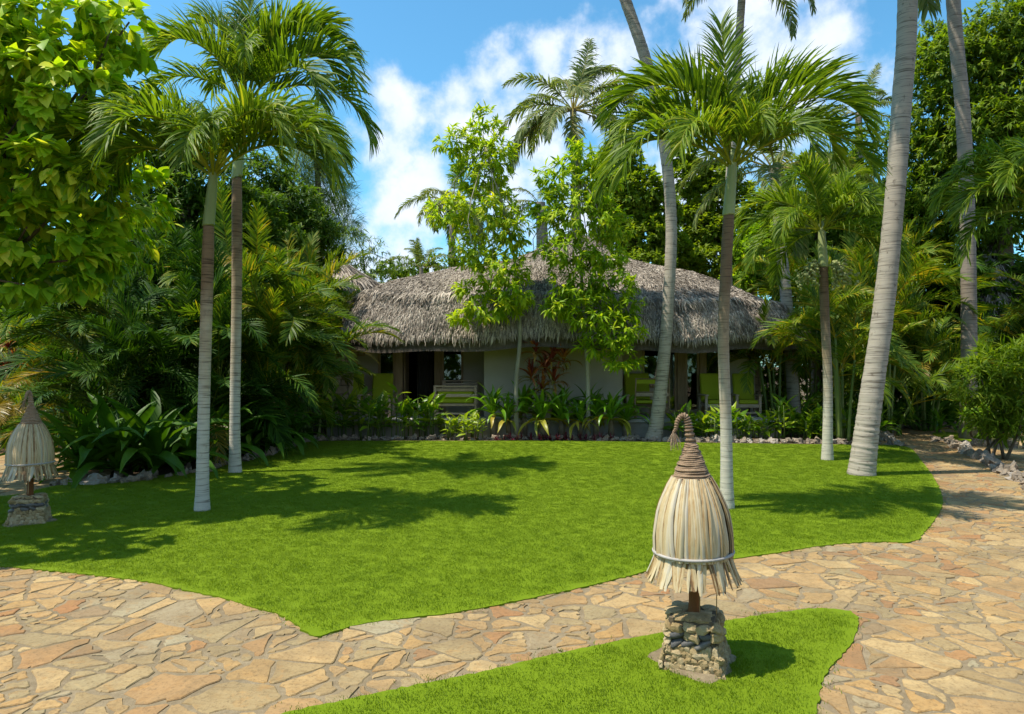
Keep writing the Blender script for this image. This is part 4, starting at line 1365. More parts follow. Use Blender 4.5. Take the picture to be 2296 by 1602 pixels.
# fan of frond shapes by stance: up, high, mid, low, hang
AD = {}
for key, e0, e1 in (('spear', 89, 70), ('up', 84, -12), ('high', 76, -66), ('mid', 60, -80), ('low', 38, -86), ('hang', 5, -88)):
    AD[key] = [frond_mesh('frond', M['adonidia'], 400 + hash(key) % 50 * 0 + k * 7 + int(e0), 2.25, e0, e1, 80, .70, .0165, vang=.92 if key in ('up', 'high', 'mid') else .6, droop=.075 + .05 * k, start=.16, fwd=(1.0, .50), power=1.5,
                          tipl=.5, rr=.022, twist=.12, gap=.10, bend=(-.25, .25, .1)[k], segs=5, tone_mu=.40 + .05 * k) for k in range(3)]
def adonidia(label, base, mid, collar, shaft_top, r0, r1, spec, seed, sc=1.0, fruit=False, bark='palm_pale'):
    th = thing('fan_palm' if False else 'palm_tree', label, 'palm tree', base, 'slender ringed palms on the lawn')
    palm_trunk(th, [base - (0, 0, .05), *mid, collar], [r0 * q_ for q_ in (1.32, 1.08, .99, .95, .93, .92, .91, .90, .91, .92, .93, .93, .92, r1 / r0)], bark, .055, seed=seed)
    c = smooth_path([collar + (0, 0, .004), collar + (0, 0, .06), (collar + shaft_top) / 2, shaft_top, shaft_top + (0, 0, .22)], 16)
    v, f = tube(c, np.interp(np.linspace(0, 1, 16), (0, .08, .5, .8, 1), (r1 * 1.02, r1 * 1.18, r1 * 1.02, r1 * .8, r1 * .4)), 14)
    part('crownshaft', v, f, M['crownshaft'], th, smooth=True)
    crown(th, shaft_top + np.array((0, 0, .03)), [(a, k, s * sc) for a, k, s in spec], AD, seed)
    if fruit:
        r = np.random.default_rng(seed + 5)
        for az in fruit:
            mb = MB(); a = math.radians(az)
            dirv = np.array((math.cos(a), math.sin(a), 0))
            for _ in range(46):
                e = collar + dirv * r.uniform(.25, .55) + r.normal(size=3) * (.10, .10, .10) + (0, 0, -.22)
                pth = smooth_path([collar + dirv * .06, collar + dirv * .22 + (0, 0, .05), e], 5)
                mb.add(*tube(pth, .004, 4, False), tone=.7)
                for __ in range(5):
                    q = pth[r.integers(2, 5)] + r.normal(size=3) * .035
                    bv, bf = blob(int(r.integers(1e6)), 1, .05)
                    mb.add(bv * .055 + q, bf, r.random())
            mb.part('fruit_cluster', M['fruit'], th, smooth=True)
    return th
def spec_ring(seed, n_up, n_high, n_mid, n_low, n_hang, ph=0):
    r = np.random.default_rng(seed); out_ = []
    for key, n in (('up', n_up), ('high', n_high), ('mid', n_mid), ('low', n_low), ('hang', n_hang)):
        for i in range(n):
            out_.append((ph + 360 * (i + .5 * (len(key) % 2)) / max(n, 1) + r.normal() * 14, key, r.uniform(.85, 1.1)))
    return out_
# A: front left
dA = G(453, 1148)[1]
adonidia('slender pale palm nearest the left, its white trunk rising from the shaded lawn', G(453, 1148), [P(456, 960, dA), P(462, 730, dA)], P(468, 508, dA), P(478, 392, dA), .086, .070,
         [(185, 'high', .95), (170, 'mid', .95), (205, 'low', .9), (150, 'up', .55), (90, 'up', .5), (60, 'high', .75), (20, 'high', .8), (345, 'mid', 1.0), (320, 'mid', .95), (355, 'low', .95), (290, 'mid', .8), (240, 'mid', .9), (120, 'high', .9), (190, 'low', 1.2), (165, 'low', 1.15), (340, 'low', 1.15), (285, 'low', .9), (10, 'mid', 1.1), (255, 'low', 1.0)], 501, .90)
# B: behind it, taller crown
dB = 12.6
adonidia('taller palm just behind, leaning up beside the nearest left palm', G(527, 1062), [P(527, 900, dB), P(531, 640, dB)], P(531, 400, dB), P(548, 238, dB), .10, .085,
         [(178, 'high', 1.35), (150, 'up', 1.3), (100, 'up', 1.45), (80, 'spear', 1.25), (60, 'up', 1.45), (20, 'up', 1.35), (5, 'high', 1.5), (350, 'mid', 1.45), (15, 'low', 1.45), (330, 'low', 1.3), (290, 'mid', 1.0), (220, 'mid', 1.1), (200, 'low', 1.0), (130, 'high', 1.2), (40, 'high', 1.4)], 502, .86)
# C: right front
dC = G(1632, 1142)[1]
adonidia('slender palm behind the front straw lantern, brown ringed upper trunk and drooping crown', G(1630, 1143), [P(1628, 960, dC), P(1622, 760, dC), P(1628, 600, dC)], P(1634, 484, dC), P(1642, 372, dC), .083, .074,
         [(180, 'high', 1.25), (165, 'mid', 1.15), (195, 'mid', 1.1), (200, 'low', 1.15), (160, 'up', 1.1), (100, 'spear', 1.05), (75, 'up', 1.1), (120, 'up', 1.05), (20, 'up', 1.1), (355, 'high', 1.25), (10, 'mid', 1.1), (345, 'mid', 1.15), (350, 'low', 1.15), (270, 'mid', .7), (300, 'low', .85), (40, 'high', 1.1), (225, 'low', .95), (178, 'low', 1.15)], 503, .84, bark='palm_brown')
# D: right rear, with fruit
dD = G(1855, 1034)[1]
adonidia('palm with hanging fruit clusters under its crown, right of the lantern', G(1855, 1034), [P(1856, 860, dD), P(1850, 720, dD)], P(1846, 600, dD), P(1842, 520, dD), .10, .088,
         spec_ring(77, 2, 3, 5, 6, 4, 15), 504, .86, fruit=(190, 350), bark='palm_brown')
# U: crown reaching in from outside the right edge
dU = 12.5
adonidia('palm whose drooping crown reaches in at the right edge above the sand', np.array((X(2330, dU), dU, 0)), [P(2332, 800, dU), P(2334, 640, dU)], P(2338, 560, dU), P(2338, 480, dU), .09, .08,
         [(180, 'high', .95), (170, 'mid', 1.0), (195, 'low', .95), (150, 'low', .9), (210, 'mid', .9), (230, 'high', .9), (90, 'up', .9), (20, 'mid', .9), (300, 'mid', .9), (185, 'hang', .9)], 505, 1.0)

# coconut palms
CO = {}
for key, e0, e1 in (('spear', 84, 62), ('up', 70, -5), ('high', 48, -42), ('mid', 22, -68), ('low', -8, -82), ('hang', -40, -88)):
    CO[key] = [frond_mesh('frond', M['coconut'], 600 + k * 11 + int(e0), 4.3, e0, e1, 78, .95, .034, vang=.15, droop=.22 + .05 * k, start=.2, fwd=(1.15, .55), tipl=.38, rr=.045, twist=.10, gap=.12, bend=(-.3, .3, .12)[k], segs=4) for k in range(3)]
def coconut(label, path, rads, mat, spec, seed, sc=1.0, tilt=.2):
    th = thing('coconut_palm', label, 'palm tree', np.array((path[0][0], path[0][1], 0)), 'tall coconut palms')
    if len(path) > 1: palm_trunk(th, path, rads, mat, .10, seed=seed, amp=.022, sides=18)
    if spec: crown(th, path[-1], [(a, k, s * sc) for a, k, s in spec], CO, seed, tilt, .1)
    return th
def coco_spec(seed, n=18):
    r = np.random.default_rng(seed)
    keys = ['up'] * 2 + ['high'] * 4 + ['mid'] * 5 + ['low'] * 5 + ['hang'] * 2
    return [(r.uniform(0, 360) if i % 3 else 360 * i / n, keys[i % len(keys)], r.uniform(.85, 1.1)) for i in range(n)]
dE = G(1930, 1067)[1]
eb = G(1930, 1067)
coconut('thick leaning coconut trunk at the right edge of the lawn, carved pale bark', [eb - (0, 0, .08), P(1938, 1010, dE), P(1952, 900, dE), P(1980, 700, dE), P(2003, 480, dE), P(2022, 230, dE), P(2035, 0, dE), P(2036, -560, dE)],
        (.245, .215, .195, .175, .165, .165, .165, .155), 'palm_grey', coco_spec(1), 521)
dF = G(2172, 985)[1]
coconut('straight grey coconut trunk beyond the right path beside the sand', [G(2172, 985) - (0, 0, .05), P(2173, 850, dF), P(2172, 650, dF), P(2168, 450, dF), P(2158, 240, dF), P(2140, 40, dF), P(2110, -420, dF)],
        (.24, .20, .185, .18, .175, .17, .16), 'palm_dark', coco_spec(2), 522)
dGp = 18.35
coconut('coconut palm leaning left over the roof, base whitened beside the terrace', [np.array((X(1464, dGp), dGp, -.05)), P(1472, 950, dGp), P(1486, 830, dGp), P(1498, 680, dGp), P(1505, 500, dGp), P(1490, 330, dGp), P(1455, 160, dGp), P(1402, 0, dGp), P(1350, -140, dGp)],
        (.25, .19, .165, .155, .150, .148, .15, .15, .14), 'palm_grey', [(a + 8, k, s) for a, k, s in coco_spec(3) if k in ('up', 'high')], 523)
coconut('tall coconut palm standing clear against the clouds behind the bungalow', [np.array((X(1292, 36), 36, 0)), P(1290, 420, 36), P(1285, 246, 36)], (.25, .2, .17), 'palm_dark',
        [(180, 'mid', .85), (200, 'high', .8), (215, 'low', .85), (160, 'low', .9), (240, 'low', .8), (100, 'up', .95), (60, 'up', .95), (30, 'high', .95), (10, 'high', .9), (350, 'mid', .95), (330, 'low', .85), (300, 'low', .8), (270, 'mid', .8), (140, 'high', .8), (20, 'low', .9), (0, 'low', .9), (260, 'hang', .8), (120, 'mid', .9), (85, 'spear', .9), (50, 'up', 1.0), (75, 'up', .9), (170, 'low', .9), (190, 'low', .8), (345, 'mid', .9)], 524, 1.22)
coconut('coconut palm partly hidden behind the left young tree over the roof', [np.array((X(1012, 38), 38, 0)), P(1012, 640, 38), P(1015, 452, 38)], (.22, .2, .16), 'palm_dark', coco_spec(5), 525, .78)
coconut('coconut palm whose frond tips hang into the top of the sky', [np.array((X(1640, 24), 24, 0)), P(1632, 520, 24), P(1650, 200, 24), P(1668, -75, 24)], (.17, .15, .14, .13), 'palm_grey',
        [(185, 'mid', .8), (170, 'high', .8), (200, 'low', .7), (350, 'mid', .8), (10, 'high', .85), (340, 'low', .7), (270, 'low', .65), (250, 'mid', .7), (300, 'mid', .7), (90, 'up', .8), (60, 'high', .8), (120, 'mid', .7), (20, 'low', .75)], 526)
coconut('small coconut palm between the big leaning trunk and the fan crowned palm', [np.array((X(1930, 33), 33, 0)), P(1932, 500, 33), P(1925, 255, 33)], (.2, .18, .15), 'palm_dark', [(40, 'spear', .6), (70, 'up', .62), (20, 'up', .6), (0, 'high', .6), (180, 'mid', .6), (200, 'low', .6), (340, 'low', .7), (300, 'mid', .6), (150, 'low', .6)], 527)
coconut('grey coconut trunk rising behind the right end of the thatched roof', [np.array((X(1783, 21), 21, 0)), P(1776, 850, 21), P(1762, 660, 21), P(1748, 520, 21), P(1738, 380, 21)], (.21, .18, .17, .165, .16), 'palm_grey', coco_spec(6), 528, .7)
coconut('small feathery palm peeking over the left slope of the bungalow roof', [np.array((X(945, 31), 31, 0)), P(945, 640, 31), P(945, 600, 31)], (.1, .1, .08), 'palm_dark', [(90, 'spear', .35), (60, 'up', .4), (120, 'up', .4), (0, 'high', .4), (180, 'high', .4), (20, 'mid', .4), (160, 'mid', .4), (270, 'up', .4)], 529)
coconut('bare topped coconut palm stub showing between the two young trees', [np.array((X(1218, 34), 34, 0)), P(1216, 560, 34), P(1212, 455, 34)], (.3, .3, .24), 'palm_dark', [(170, 'mid', .5), (190, 'high', .45), (150, 'low', .5), (60, 'up', .4), (200, 'low', .5)], 530)

# areca clumps: canes with arching fronds
AR = {}; ARD = {}
for lib, mat, tm in ((AR, 'areca', .5), (ARD, 'areca_shaded', .45)):
    for key, e0, e1 in (('spear', 86, 60), ('up', 78, 10), ('high', 62, -35), ('mid', 42, -62), ('low', 18, -80)):
        lib[key] = [frond_mesh('frond', M[mat], 700 + k * 13 + int(e0), 2.3, e0, e1, 50, .58, .0185, vang=.42, droop=.06 + .05 * k, start=.22, fwd=(1.0, .45), tipl=.42, rr=.016, twist=.05, gap=.05, bend=(-.3, .3, .1)[k], segs=3, tone_mu=tm + .06 * k) for k in range(3)]
GOLD = [frond_mesh('frond', M['golden'], 760 + k, 2.1, 50 - 20 * k, -60 - 10 * k, 46, .5, .0135, vang=.3, droop=.12, start=.22, tipl=.42, rr=.016, segs=3) for k in range(2)]
def areca(label, base, canes, spread, hmin, hmax, lib, seed, fsc=1.0, per=6, gold=0, group='areca palm clumps'):
    r = np.random.default_rng(seed)
    th = thing('areca_palm', label, 'palm', base, group)
    b0 = np.asarray(base)
    for c in range(canes):
        a = r.uniform(0, 6.283); rad = spread * math.sqrt(r.random())
        h = r.uniform(hmin, hmax)
        p0 = np.array((math.cos(a) * rad * .45, math.sin(a) * rad * .45, 0)); p1 = np.array((math.cos(a) * rad, math.sin(a) * rad, h))
        pth = smooth_path([p0, p0 * .7 + p1 * .3 + (0, 0, .1 * h), p1], 10)
        v, f = tube(pth, np.linspace(.045, .028, 10) * (1 + .04 * np.sin(np.arange(10) * 3)), 8)
        link('cane', mesh_np('cane', v, f, M['stem_green'], smooth=True), th)
        for k in range(per):
            az = a + r.normal() * 1.0 if k % 2 else r.uniform(0, 6.283)
            key = r.choice(['spear', 'up', 'high', 'high', 'mid', 'mid', 'low'])
            if gold and r.random() < gold: me = GOLD[r.integers(2)]
            else: me = lib[key][r.integers(3)]
            link('frond', me, th, p1 + (0, 0, r.uniform(-.12, .03)), (r.normal() * .25, r.normal() * .08, az), fsc * r.uniform(.75, 1.12))
    return th
def at_ground(u, d): return np.array((X(u, d), d, 0.0))
# ------------------------------------------------------------------ areca thickets
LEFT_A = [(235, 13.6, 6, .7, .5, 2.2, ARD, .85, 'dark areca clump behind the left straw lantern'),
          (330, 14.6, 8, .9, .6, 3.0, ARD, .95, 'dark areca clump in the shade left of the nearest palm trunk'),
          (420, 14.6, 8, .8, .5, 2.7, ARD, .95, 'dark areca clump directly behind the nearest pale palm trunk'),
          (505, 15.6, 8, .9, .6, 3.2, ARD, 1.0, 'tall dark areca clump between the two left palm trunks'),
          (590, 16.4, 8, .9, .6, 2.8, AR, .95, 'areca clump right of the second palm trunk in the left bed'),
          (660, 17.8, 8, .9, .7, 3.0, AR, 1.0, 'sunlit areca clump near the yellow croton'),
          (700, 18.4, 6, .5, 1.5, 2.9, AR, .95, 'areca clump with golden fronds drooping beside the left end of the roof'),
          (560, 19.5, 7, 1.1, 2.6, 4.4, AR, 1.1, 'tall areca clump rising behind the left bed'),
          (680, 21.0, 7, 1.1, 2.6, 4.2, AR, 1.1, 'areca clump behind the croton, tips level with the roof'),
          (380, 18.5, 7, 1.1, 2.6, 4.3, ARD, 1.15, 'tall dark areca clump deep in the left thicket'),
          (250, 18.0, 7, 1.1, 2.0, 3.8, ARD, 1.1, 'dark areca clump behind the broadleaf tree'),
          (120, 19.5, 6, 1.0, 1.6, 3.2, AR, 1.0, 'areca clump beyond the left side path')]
for i, (u, d, n, sp, h0, h1, lib, sc, lab) in enumerate(LEFT_A):
    areca(lab, at_ground(u, d), n, sp, h0, h1, lib, 800 + i, sc, 6, gold=.012 if i not in (5, 6, 7) else (.12, .34)[i == 6])
RIGHT_A = [(1745, 20.2, 6, .7, 1.6, 2.9, AR, .95, 'areca clump against the right corner of the bungalow'),
           (1890, 17.8, 6, .6, 1.8, 3.2, AR, .95, 'areca clump with tall green canes between the fruiting palm and the leaning trunk'),
           (1985, 19.5, 8, .9, .8, 3.8, AR, 1.05, 'areca clump behind the thick leaning coconut trunk'),
           (2075, 21.0, 8, .9, .8, 4.0, AR, 1.1, 'areca clump at the bend of the right path with orange dead fronds'),
           (1820, 23.5, 7, 1.2, 3.2, 5.0, AR, 1.15, 'tall areca clump behind the right end of the roof'),
           (1950, 25.0, 7, 1.2, 3.4, 5.4, AR, 1.2, 'tall areca clump behind the leaning coconut trunk'),
           (2090, 26.0, 7, 1.3, 3.2, 5.2, ARD, 1.2, 'tall dark areca clump in front of the big dark tree'),
           (2230, 22.0, 8, 1.1, .7, 3.6, ARD, 1.1, 'dark areca clump right of the straight grey trunk'),
           (2310, 20.0, 6, 1.0, 2.4, 4.2, AR, 1.1, 'areca clump at the right edge below the drooping palm crown')]
for i, (u, d, n, sp, h0, h1, lib, sc, lab) in enumerate(RIGHT_A):
    areca(lab, at_ground(u, d), n, sp, h0, h1, lib, 830 + i, sc, 6, gold=.09 if i in (0, 3) else .03)
areca('yellow areca clump at the far left edge above the sand', at_ground(15, 16.5), 5, .5, .6, 1.4, AR, 850, .8, 6, gold=.6)

# ------------------------------------------------------------------ broadleaf trees and bushes
def limbs(th, base, trunk_top, ends, r0, mat, seed, name='limb'):
    r = np.random.default_rng(seed)
    for e in ends:
        m = (np.asarray(trunk_top) + e) / 2 + r.normal(size=3) * .12 * np.linalg.norm(e - trunk_top)
        v, f = tube(smooth_path([trunk_top, m, e], 8), np.linspace(r0 * .6, r0 * .12, 8), 6)
        part(name, v, f, M[mat], th, smooth=True)
def whorls(lobes, nsh, per, ll, seed, droop=.35, up=.35, shell=.55, tone_fn=None, spread=.9, shape=None, width=1.0, nout=.35):
    """shoots through ellipsoids, each with a whorl of leaves; tone rises on young outer leaves"""
    r = np.random.default_rng(seed)
    vol = np.array([l[1][0] * l[1][2] for l in lobes]); vol = vol / vol.sum()
    P_, D_, Nn, S_, T_ = [], [], [], [], []
    for (c, rad), w in zip(lobes, vol):
        n = max(3, int(nsh * w))
        u = rnd_unit(n)
        q = r.uniform(shell ** 3, 1, n) ** (1 / 3)
        s = np.asarray(c) + u * q[:, None] * np.asarray(rad)
        od = norm(u + np.array((0, 0, up)) + r.normal(size=(n, 3)) * .25)
        for k in range(per):
            a = rnd_unit(n)
            d = norm(od * r.uniform(.3, 1.2, (n, 1)) + (a - od * np.sum(a * od, 1)[:, None]) * spread + np.array((0, 0, -droop)) * r.uniform(.4, 1.8, (n, 1)))
            P_.append(s + od * (r.uniform(-.35, .1, (n, 1)) * ll * 1.6)); D_.append(d)
            Nn.append(norm(np.array((0, 0, 1.0)) + od * nout + r.normal(size=(n, 3)) * .35))
            young = (k < max(1, per // 4))
            S_.append(ll * r.uniform(.65, 1.15, n) * (.8 if young else 1))
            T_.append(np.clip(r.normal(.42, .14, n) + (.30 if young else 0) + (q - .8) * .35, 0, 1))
    return [np.concatenate(z) for z in (P_, D_, Nn, S_, T_)]
def lobes_px(ls):
    """(u, v, d, ru, rv) in frame units -> world ellipsoids"""
    out_ = []
    for u, v, d, ru, rv in ls:
        k = d / FPX
        out_.append((P(u, v, d), (ru * k, (ru + rv) * .5 * k, rv * k)))
    return out_
def tree(name, label, cat, base, trunk_pts, r0, r1, lobes, nsh, per, ll, mat, shape, bark, seed, droop=.35, up=.35, shell=.55, spread=.9, width=1.0, group=None, limb_n=6, part_name='crown', dt=0.0, nout=.8):
    th = thing(name, label, cat, base, group)
    pts = [np.asarray(base) - (0, 0, .05)] + [np.asarray(p) for p in trunk_pts]
    if len(pts) > 1:
        c = smooth_path(pts, 16)
        v, f = tube(c, np.linspace(r0, r1, 16), 9)
        part('trunk', v, f, M[bark], th, smooth=True)
        ends = [np.asarray(l[0]) for l in lobes][:limb_n]
        limbs(th, base, pts[-1], ends, r1, bark, seed)
    p, d, n, s, t = whorls(lobes, nsh, per, ll, seed, droop, up, shell, spread=spread, nout=nout)
    V, F = scatter(shape, p, d, n, s, width)
    part(part_name, V, [F], M[mat], th, np.repeat(np.clip(t + dt, 0, 1), len(shape[1])))
    return th

# the broadleaf tree filling the upper left
LT = lobes_px([(250, 60, 9.4, 105, 75), (290, 50, 9.6, 50, 55), (245, 150, 9.5, 60, 50), (130, 40, 9.2, 130, 90), (20, 110, 9.0, 140, 120), (150, 190, 9.0, 125, 100), (40, 270, 8.9, 140, 90), (215, 290, 9.6, 75, 60), (80, 380, 8.8, 140, 80),
               (190, 420, 9.4, 85, 70), (245, 510, 9.6, 50, 60), (60, 510, 8.9, 120, 85), (150, 585, 9.0, 105, 75), (235, 575, 9.3, 60, 60), (60, 640, 8.9, 95, 45), (-60, 200, 9, 160, 260), (-80, 520, 9, 150, 160)])
LT += [(np.array((-7.6, 7.0, 4.2)), (1.7, .9, 1.1)), (np.array((-8.6, 9.4, 5.2)), (2.2, 2.3, 2.4)), (np.array((-7.0, 10.6, 4.6)), (1.6, 1.5, 1.5)), (np.array((-10.5, 9.5, 5.0)), (2.0, 2.6, 2.2))]
tb = np.array((-8.9, 9.6, 0.0))
lt = thing('broadleaf_tree', 'broadleaf tree with big yellow-green drooping leaves filling the upper left corner', 'tree', tb)
v, f = tube(smooth_path([tb, tb + (.1, 0, 1.2), tb + (.3, -.1, 2.6), tb + (.4, -.1, 4.2)], 12), np.linspace(.17, .11, 12), 10)
part('trunk', v, f, M['bark'], lt, smooth=True)
limbs(lt, tb, tb + (.35, -.1, 2.8), [np.asarray(l[0]) for l in LT], .10, 'bark', 91)
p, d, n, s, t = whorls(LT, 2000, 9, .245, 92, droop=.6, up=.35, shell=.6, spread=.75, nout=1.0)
# tone rises with height: sunlit top painted in, besides the yellow young leaves
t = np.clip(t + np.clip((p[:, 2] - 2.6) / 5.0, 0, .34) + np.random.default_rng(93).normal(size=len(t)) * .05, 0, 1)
uu = 1148 + p[:, 0] / p[:, 1] * FPX; vv = HOR - (p[:, 2] - EYE) / p[:, 1] * FPX
score = p[:, 1] + np.where((uu > -10) & (uu < 380) & (vv > -20), 0, 100) - s * 2
near = np.argsort(score)[:298]
msk = np.zeros(len(p), bool); msk[near] = True
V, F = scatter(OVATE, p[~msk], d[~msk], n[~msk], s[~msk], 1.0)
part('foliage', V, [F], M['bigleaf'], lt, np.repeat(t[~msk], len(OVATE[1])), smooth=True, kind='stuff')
LEAFS = [mesh_np('leaf', OVATE[0], [OVATE[1]], M['bigleaf'], k / 7, True) for k in range(8)]
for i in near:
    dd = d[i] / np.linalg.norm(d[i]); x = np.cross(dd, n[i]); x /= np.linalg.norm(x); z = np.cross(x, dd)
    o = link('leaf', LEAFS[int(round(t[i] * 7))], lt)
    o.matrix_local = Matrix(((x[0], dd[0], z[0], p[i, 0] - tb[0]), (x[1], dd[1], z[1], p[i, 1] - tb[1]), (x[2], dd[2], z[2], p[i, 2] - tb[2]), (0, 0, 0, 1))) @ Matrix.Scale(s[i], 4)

# the two young trees before the bungalow
y1 = lobes_px([(1085, 290, 18.4, 45, 55), (1020, 320, 18.4, 48, 30), (1120, 350, 18.2, 40, 55), (1075, 380, 18.6, 70, 50), (1010, 480, 18.2, 60, 45), (1090, 470, 18.4, 80, 60), (1150, 510, 18.2, 50, 55), (1060, 560, 18.3, 55, 40),
                (1120, 600, 18.1, 70, 50), (1060, 650, 18.3, 45, 30), (1150, 650, 18.1, 50, 45), (1100, 690, 18.2, 75, 30), (1040, 710, 18.2, 35, 22)])
tree('young_tree', 'slim young tree with bright green leaf whorls, left of the pair before the roof', 'tree', at_ground(1158, 18.5), [P(1157, 860, 18.5), P(1166, 740, 18.5), P(1150, 560, 18.4), P(1090, 330, 18.4)], .075, .028, y1, 640, 10, .25, 'young', LANCE, 'pale_bark', 101, droop=.45, up=.45, shell=.35, limb_n=13, dt=.10, nout=.8)
y2 = lobes_px([(1300, 350, 18.3, 55, 35), (1255, 400, 18.3, 60, 40), (1340, 410, 18.5, 60, 45), (1230, 460, 18.4, 45, 40), (1300, 480, 18.3, 90, 55), (1370, 500, 18.5, 50, 45), (1270, 560, 18.1, 75, 45), (1350, 570, 18.4, 70, 45),
                (1290, 630, 18.0, 60, 45), (1370, 640, 18.1, 65, 40), (1250, 680, 18.0, 40, 35), (1330, 700, 18.0, 75, 40), (1385, 745, 17.9, 60, 35), (1330, 770, 18.0, 40, 28), (1395, 800, 17.9, 45, 35), (1400, 690, 18.1, 40, 40)])
tree('young_tree', 'slim young tree with yellow-green leaf whorls, right of the pair before the roof', 'tree', at_ground(1318, 18.6), [P(1318, 830, 18.6), P(1308, 700, 18.5), P(1302, 560, 18.4), P(1298, 400, 18.3)], .07, .028, y2, 820, 10, .25, 'young', LANCE, 'pale_bark', 102, droop=.45, up=.45, shell=.35, limb_n=16, dt=.16, nout=.8)

# trees beyond
tree('dark_tree', 'big dark feathery tree filling the upper right behind the grey trunks', 'tree', at_ground(2260, 25), [P(2255, 700, 25), P(2250, 480, 25)], .38, .25,
     lobes_px([(2240, 90, 25, 130, 90), (2140, 150, 25, 110, 80), (2290, 200, 24.5, 120, 110), (2120, 260, 25.5, 110, 80), (2200, 310, 24.5, 130, 90), (2090, 350, 26, 90, 70), (2290, 380, 24.5, 100, 90), (2160, 420, 25, 130, 70), (2080, 430, 26, 80, 60), (2080, 110, 26, 35, 70), (2360, 60, 25, 140, 130), (2380, 300, 25, 130, 150), (2230, 500, 25, 120, 60), (2050, 500, 26, 70, 55), (2000, 460, 26.5, 60, 45), (2100, 540, 26, 80, 50)]),
     7000, 12, .27, 'mid_tree', BLADE, 'bark', 111, droop=.5, up=.2, shell=.25, width=2.0, limb_n=12, dt=.08)
tree('garden_tree', 'dark green tree behind the bungalow roof, right of the young pair', 'tree', at_ground(1420, 29), [P(1420, 640, 29), P(1425, 520, 29)], .3, .2,
     lobes_px([(1385, 370, 29, 60, 50), (1430, 430, 28.5, 60, 55), (1370, 450, 29, 60, 50), (1480, 480, 29, 50, 50), (1450, 530, 28.5, 70, 50), (1380, 540, 29, 60, 50), (1500, 560, 29, 50, 45), (1440, 590, 28, 80, 30)]),
     2600, 9, .26, 'mid_tree', SMALL, 'bark', 112, limb_n=8, dt=.25)
tree('garden_tree', 'mid green tree behind the roof between the leaning coconut and the slender palm', 'tree', at_ground(1575, 31), [P(1575, 650, 31), P(1575, 540, 31)], .25, .15,
     lobes_px([(1545, 400, 31, 50, 45), (1590, 440, 31, 55, 50), (1530, 340, 31, 35, 40), (1640, 520, 31, 50, 50), (1680, 460, 31, 50, 50), (1620, 400, 31, 45, 45), (1720, 530, 31, 50, 45), (1750, 480, 31, 45, 45), (1560, 480, 31, 45, 40), (1590, 520, 30.5, 45, 45), (1545, 550, 31, 45, 45), (1585, 590, 30, 60, 40), (1640, 600, 31, 45, 35), (1530, 600, 30, 45, 35)]),
     3000, 9, .26, 'mid_tree', SMALL, 'bark', 113, dt=.25)
tree('garden_tree', 'sunlit bright green tree behind the right end of the roof', 'tree', at_ground(1690, 27), [P(1690, 690, 27), P(1690, 620, 27)], .2, .12,
     lobes_px([(1690, 580, 27, 55, 45), (1660, 630, 27, 40, 35), (1730, 620, 27, 50, 40), (1705, 540, 28, 50, 40)]), 1200, 9, .26, 'young', SMALL, 'bark', 114, dt=-.1)
tree('casuarina_tree', 'wispy grey-green casuarina behind the left palms', 'tree', at_ground(720, 29), [P(718, 600, 29), P(712, 400, 29), P(700, 240, 29)], .22, .08,
     lobes_px([(700, 270, 29, 45, 50), (735, 330, 29, 50, 50), (680, 370, 29, 60, 60), (745, 420, 29, 55, 50), (690, 470, 29, 70, 55), (770, 500, 29, 50, 40), (720, 540, 29, 80, 50), (650, 520, 29, 60, 60)]),
     1500, 12, .5, 'casuarina', NEEDLE, 'bark', 115, droop=.5, up=.4, shell=.2, spread=.7, width=.75, limb_n=8)
tree('bamboo_clump', 'airy bamboo wisps against the sky left of the bungalow roof', 'bamboo', at_ground(825, 28), [P(820, 650, 28), P(812, 560, 28)], .05, .03,
     lobes_px([(800, 530, 28, 32, 25), (835, 560, 28, 40, 28), (790, 580, 28, 40, 28), (850, 600, 28, 50, 22), (820, 615, 28, 60, 22), (905, 595, 29, 40, 18)]), 240, 6, .30, 'bamboo', BLADE, 'stem_green', 116, droop=.5, shell=.1, width=1.0, limb_n=6)
tree('garden_tree', 'dark leafy tree rising behind the two left palms', 'tree', at_ground(430, 21), [P(430, 700, 21), P(425, 520, 21)], .2, .13,
     lobes_px([(400, 330, 21, 80, 60), (330, 400, 21, 80, 70), (470, 410, 21, 90, 60), (400, 480, 21, 110, 70), (560, 470, 21.5, 80, 60), (520, 540, 21, 100, 60), (330, 520, 21, 90, 80), (620, 540, 22, 70, 50)]), 2400, 9, .25, 'dark_tree', LANCE, 'bark', 117, limb_n=8, dt=.0)
tree('garden_tree', 'loose green tree behind the fruiting palm at the right end of the roof', 'tree', at_ground(1830, 28), [P(1830, 700, 28), P(1830, 540, 28)], .22, .14,
     lobes_px([(1790, 420, 28, 60, 50), (1850, 380, 28, 70, 50), (1900, 450, 28, 80, 60), (1820, 510, 28, 90, 60), (1930, 540, 27.5, 80, 60), (1760, 540, 28, 60, 50), (1960, 330, 28, 60, 60)]), 1500, 9, .26, 'mid_tree', LANCE, 'bark', 118, limb_n=7)
tree('garden_tree', 'pale leafy tree behind the drooping crown of the taller left palm', 'tree', at_ground(640, 24), [P(640, 700, 24), P(640, 540, 24)], .18, .11,
     lobes_px([(590, 400, 24, 70, 55), (650, 450, 24, 70, 55), (700, 510, 24, 60, 50), (560, 480, 24, 80, 60), (640, 540, 24, 100, 60), (730, 570, 24.5, 50, 40)]), 1900, 9, .24, 'dark_tree', LANCE, 'bark', 119, limb_n=6, dt=.12)
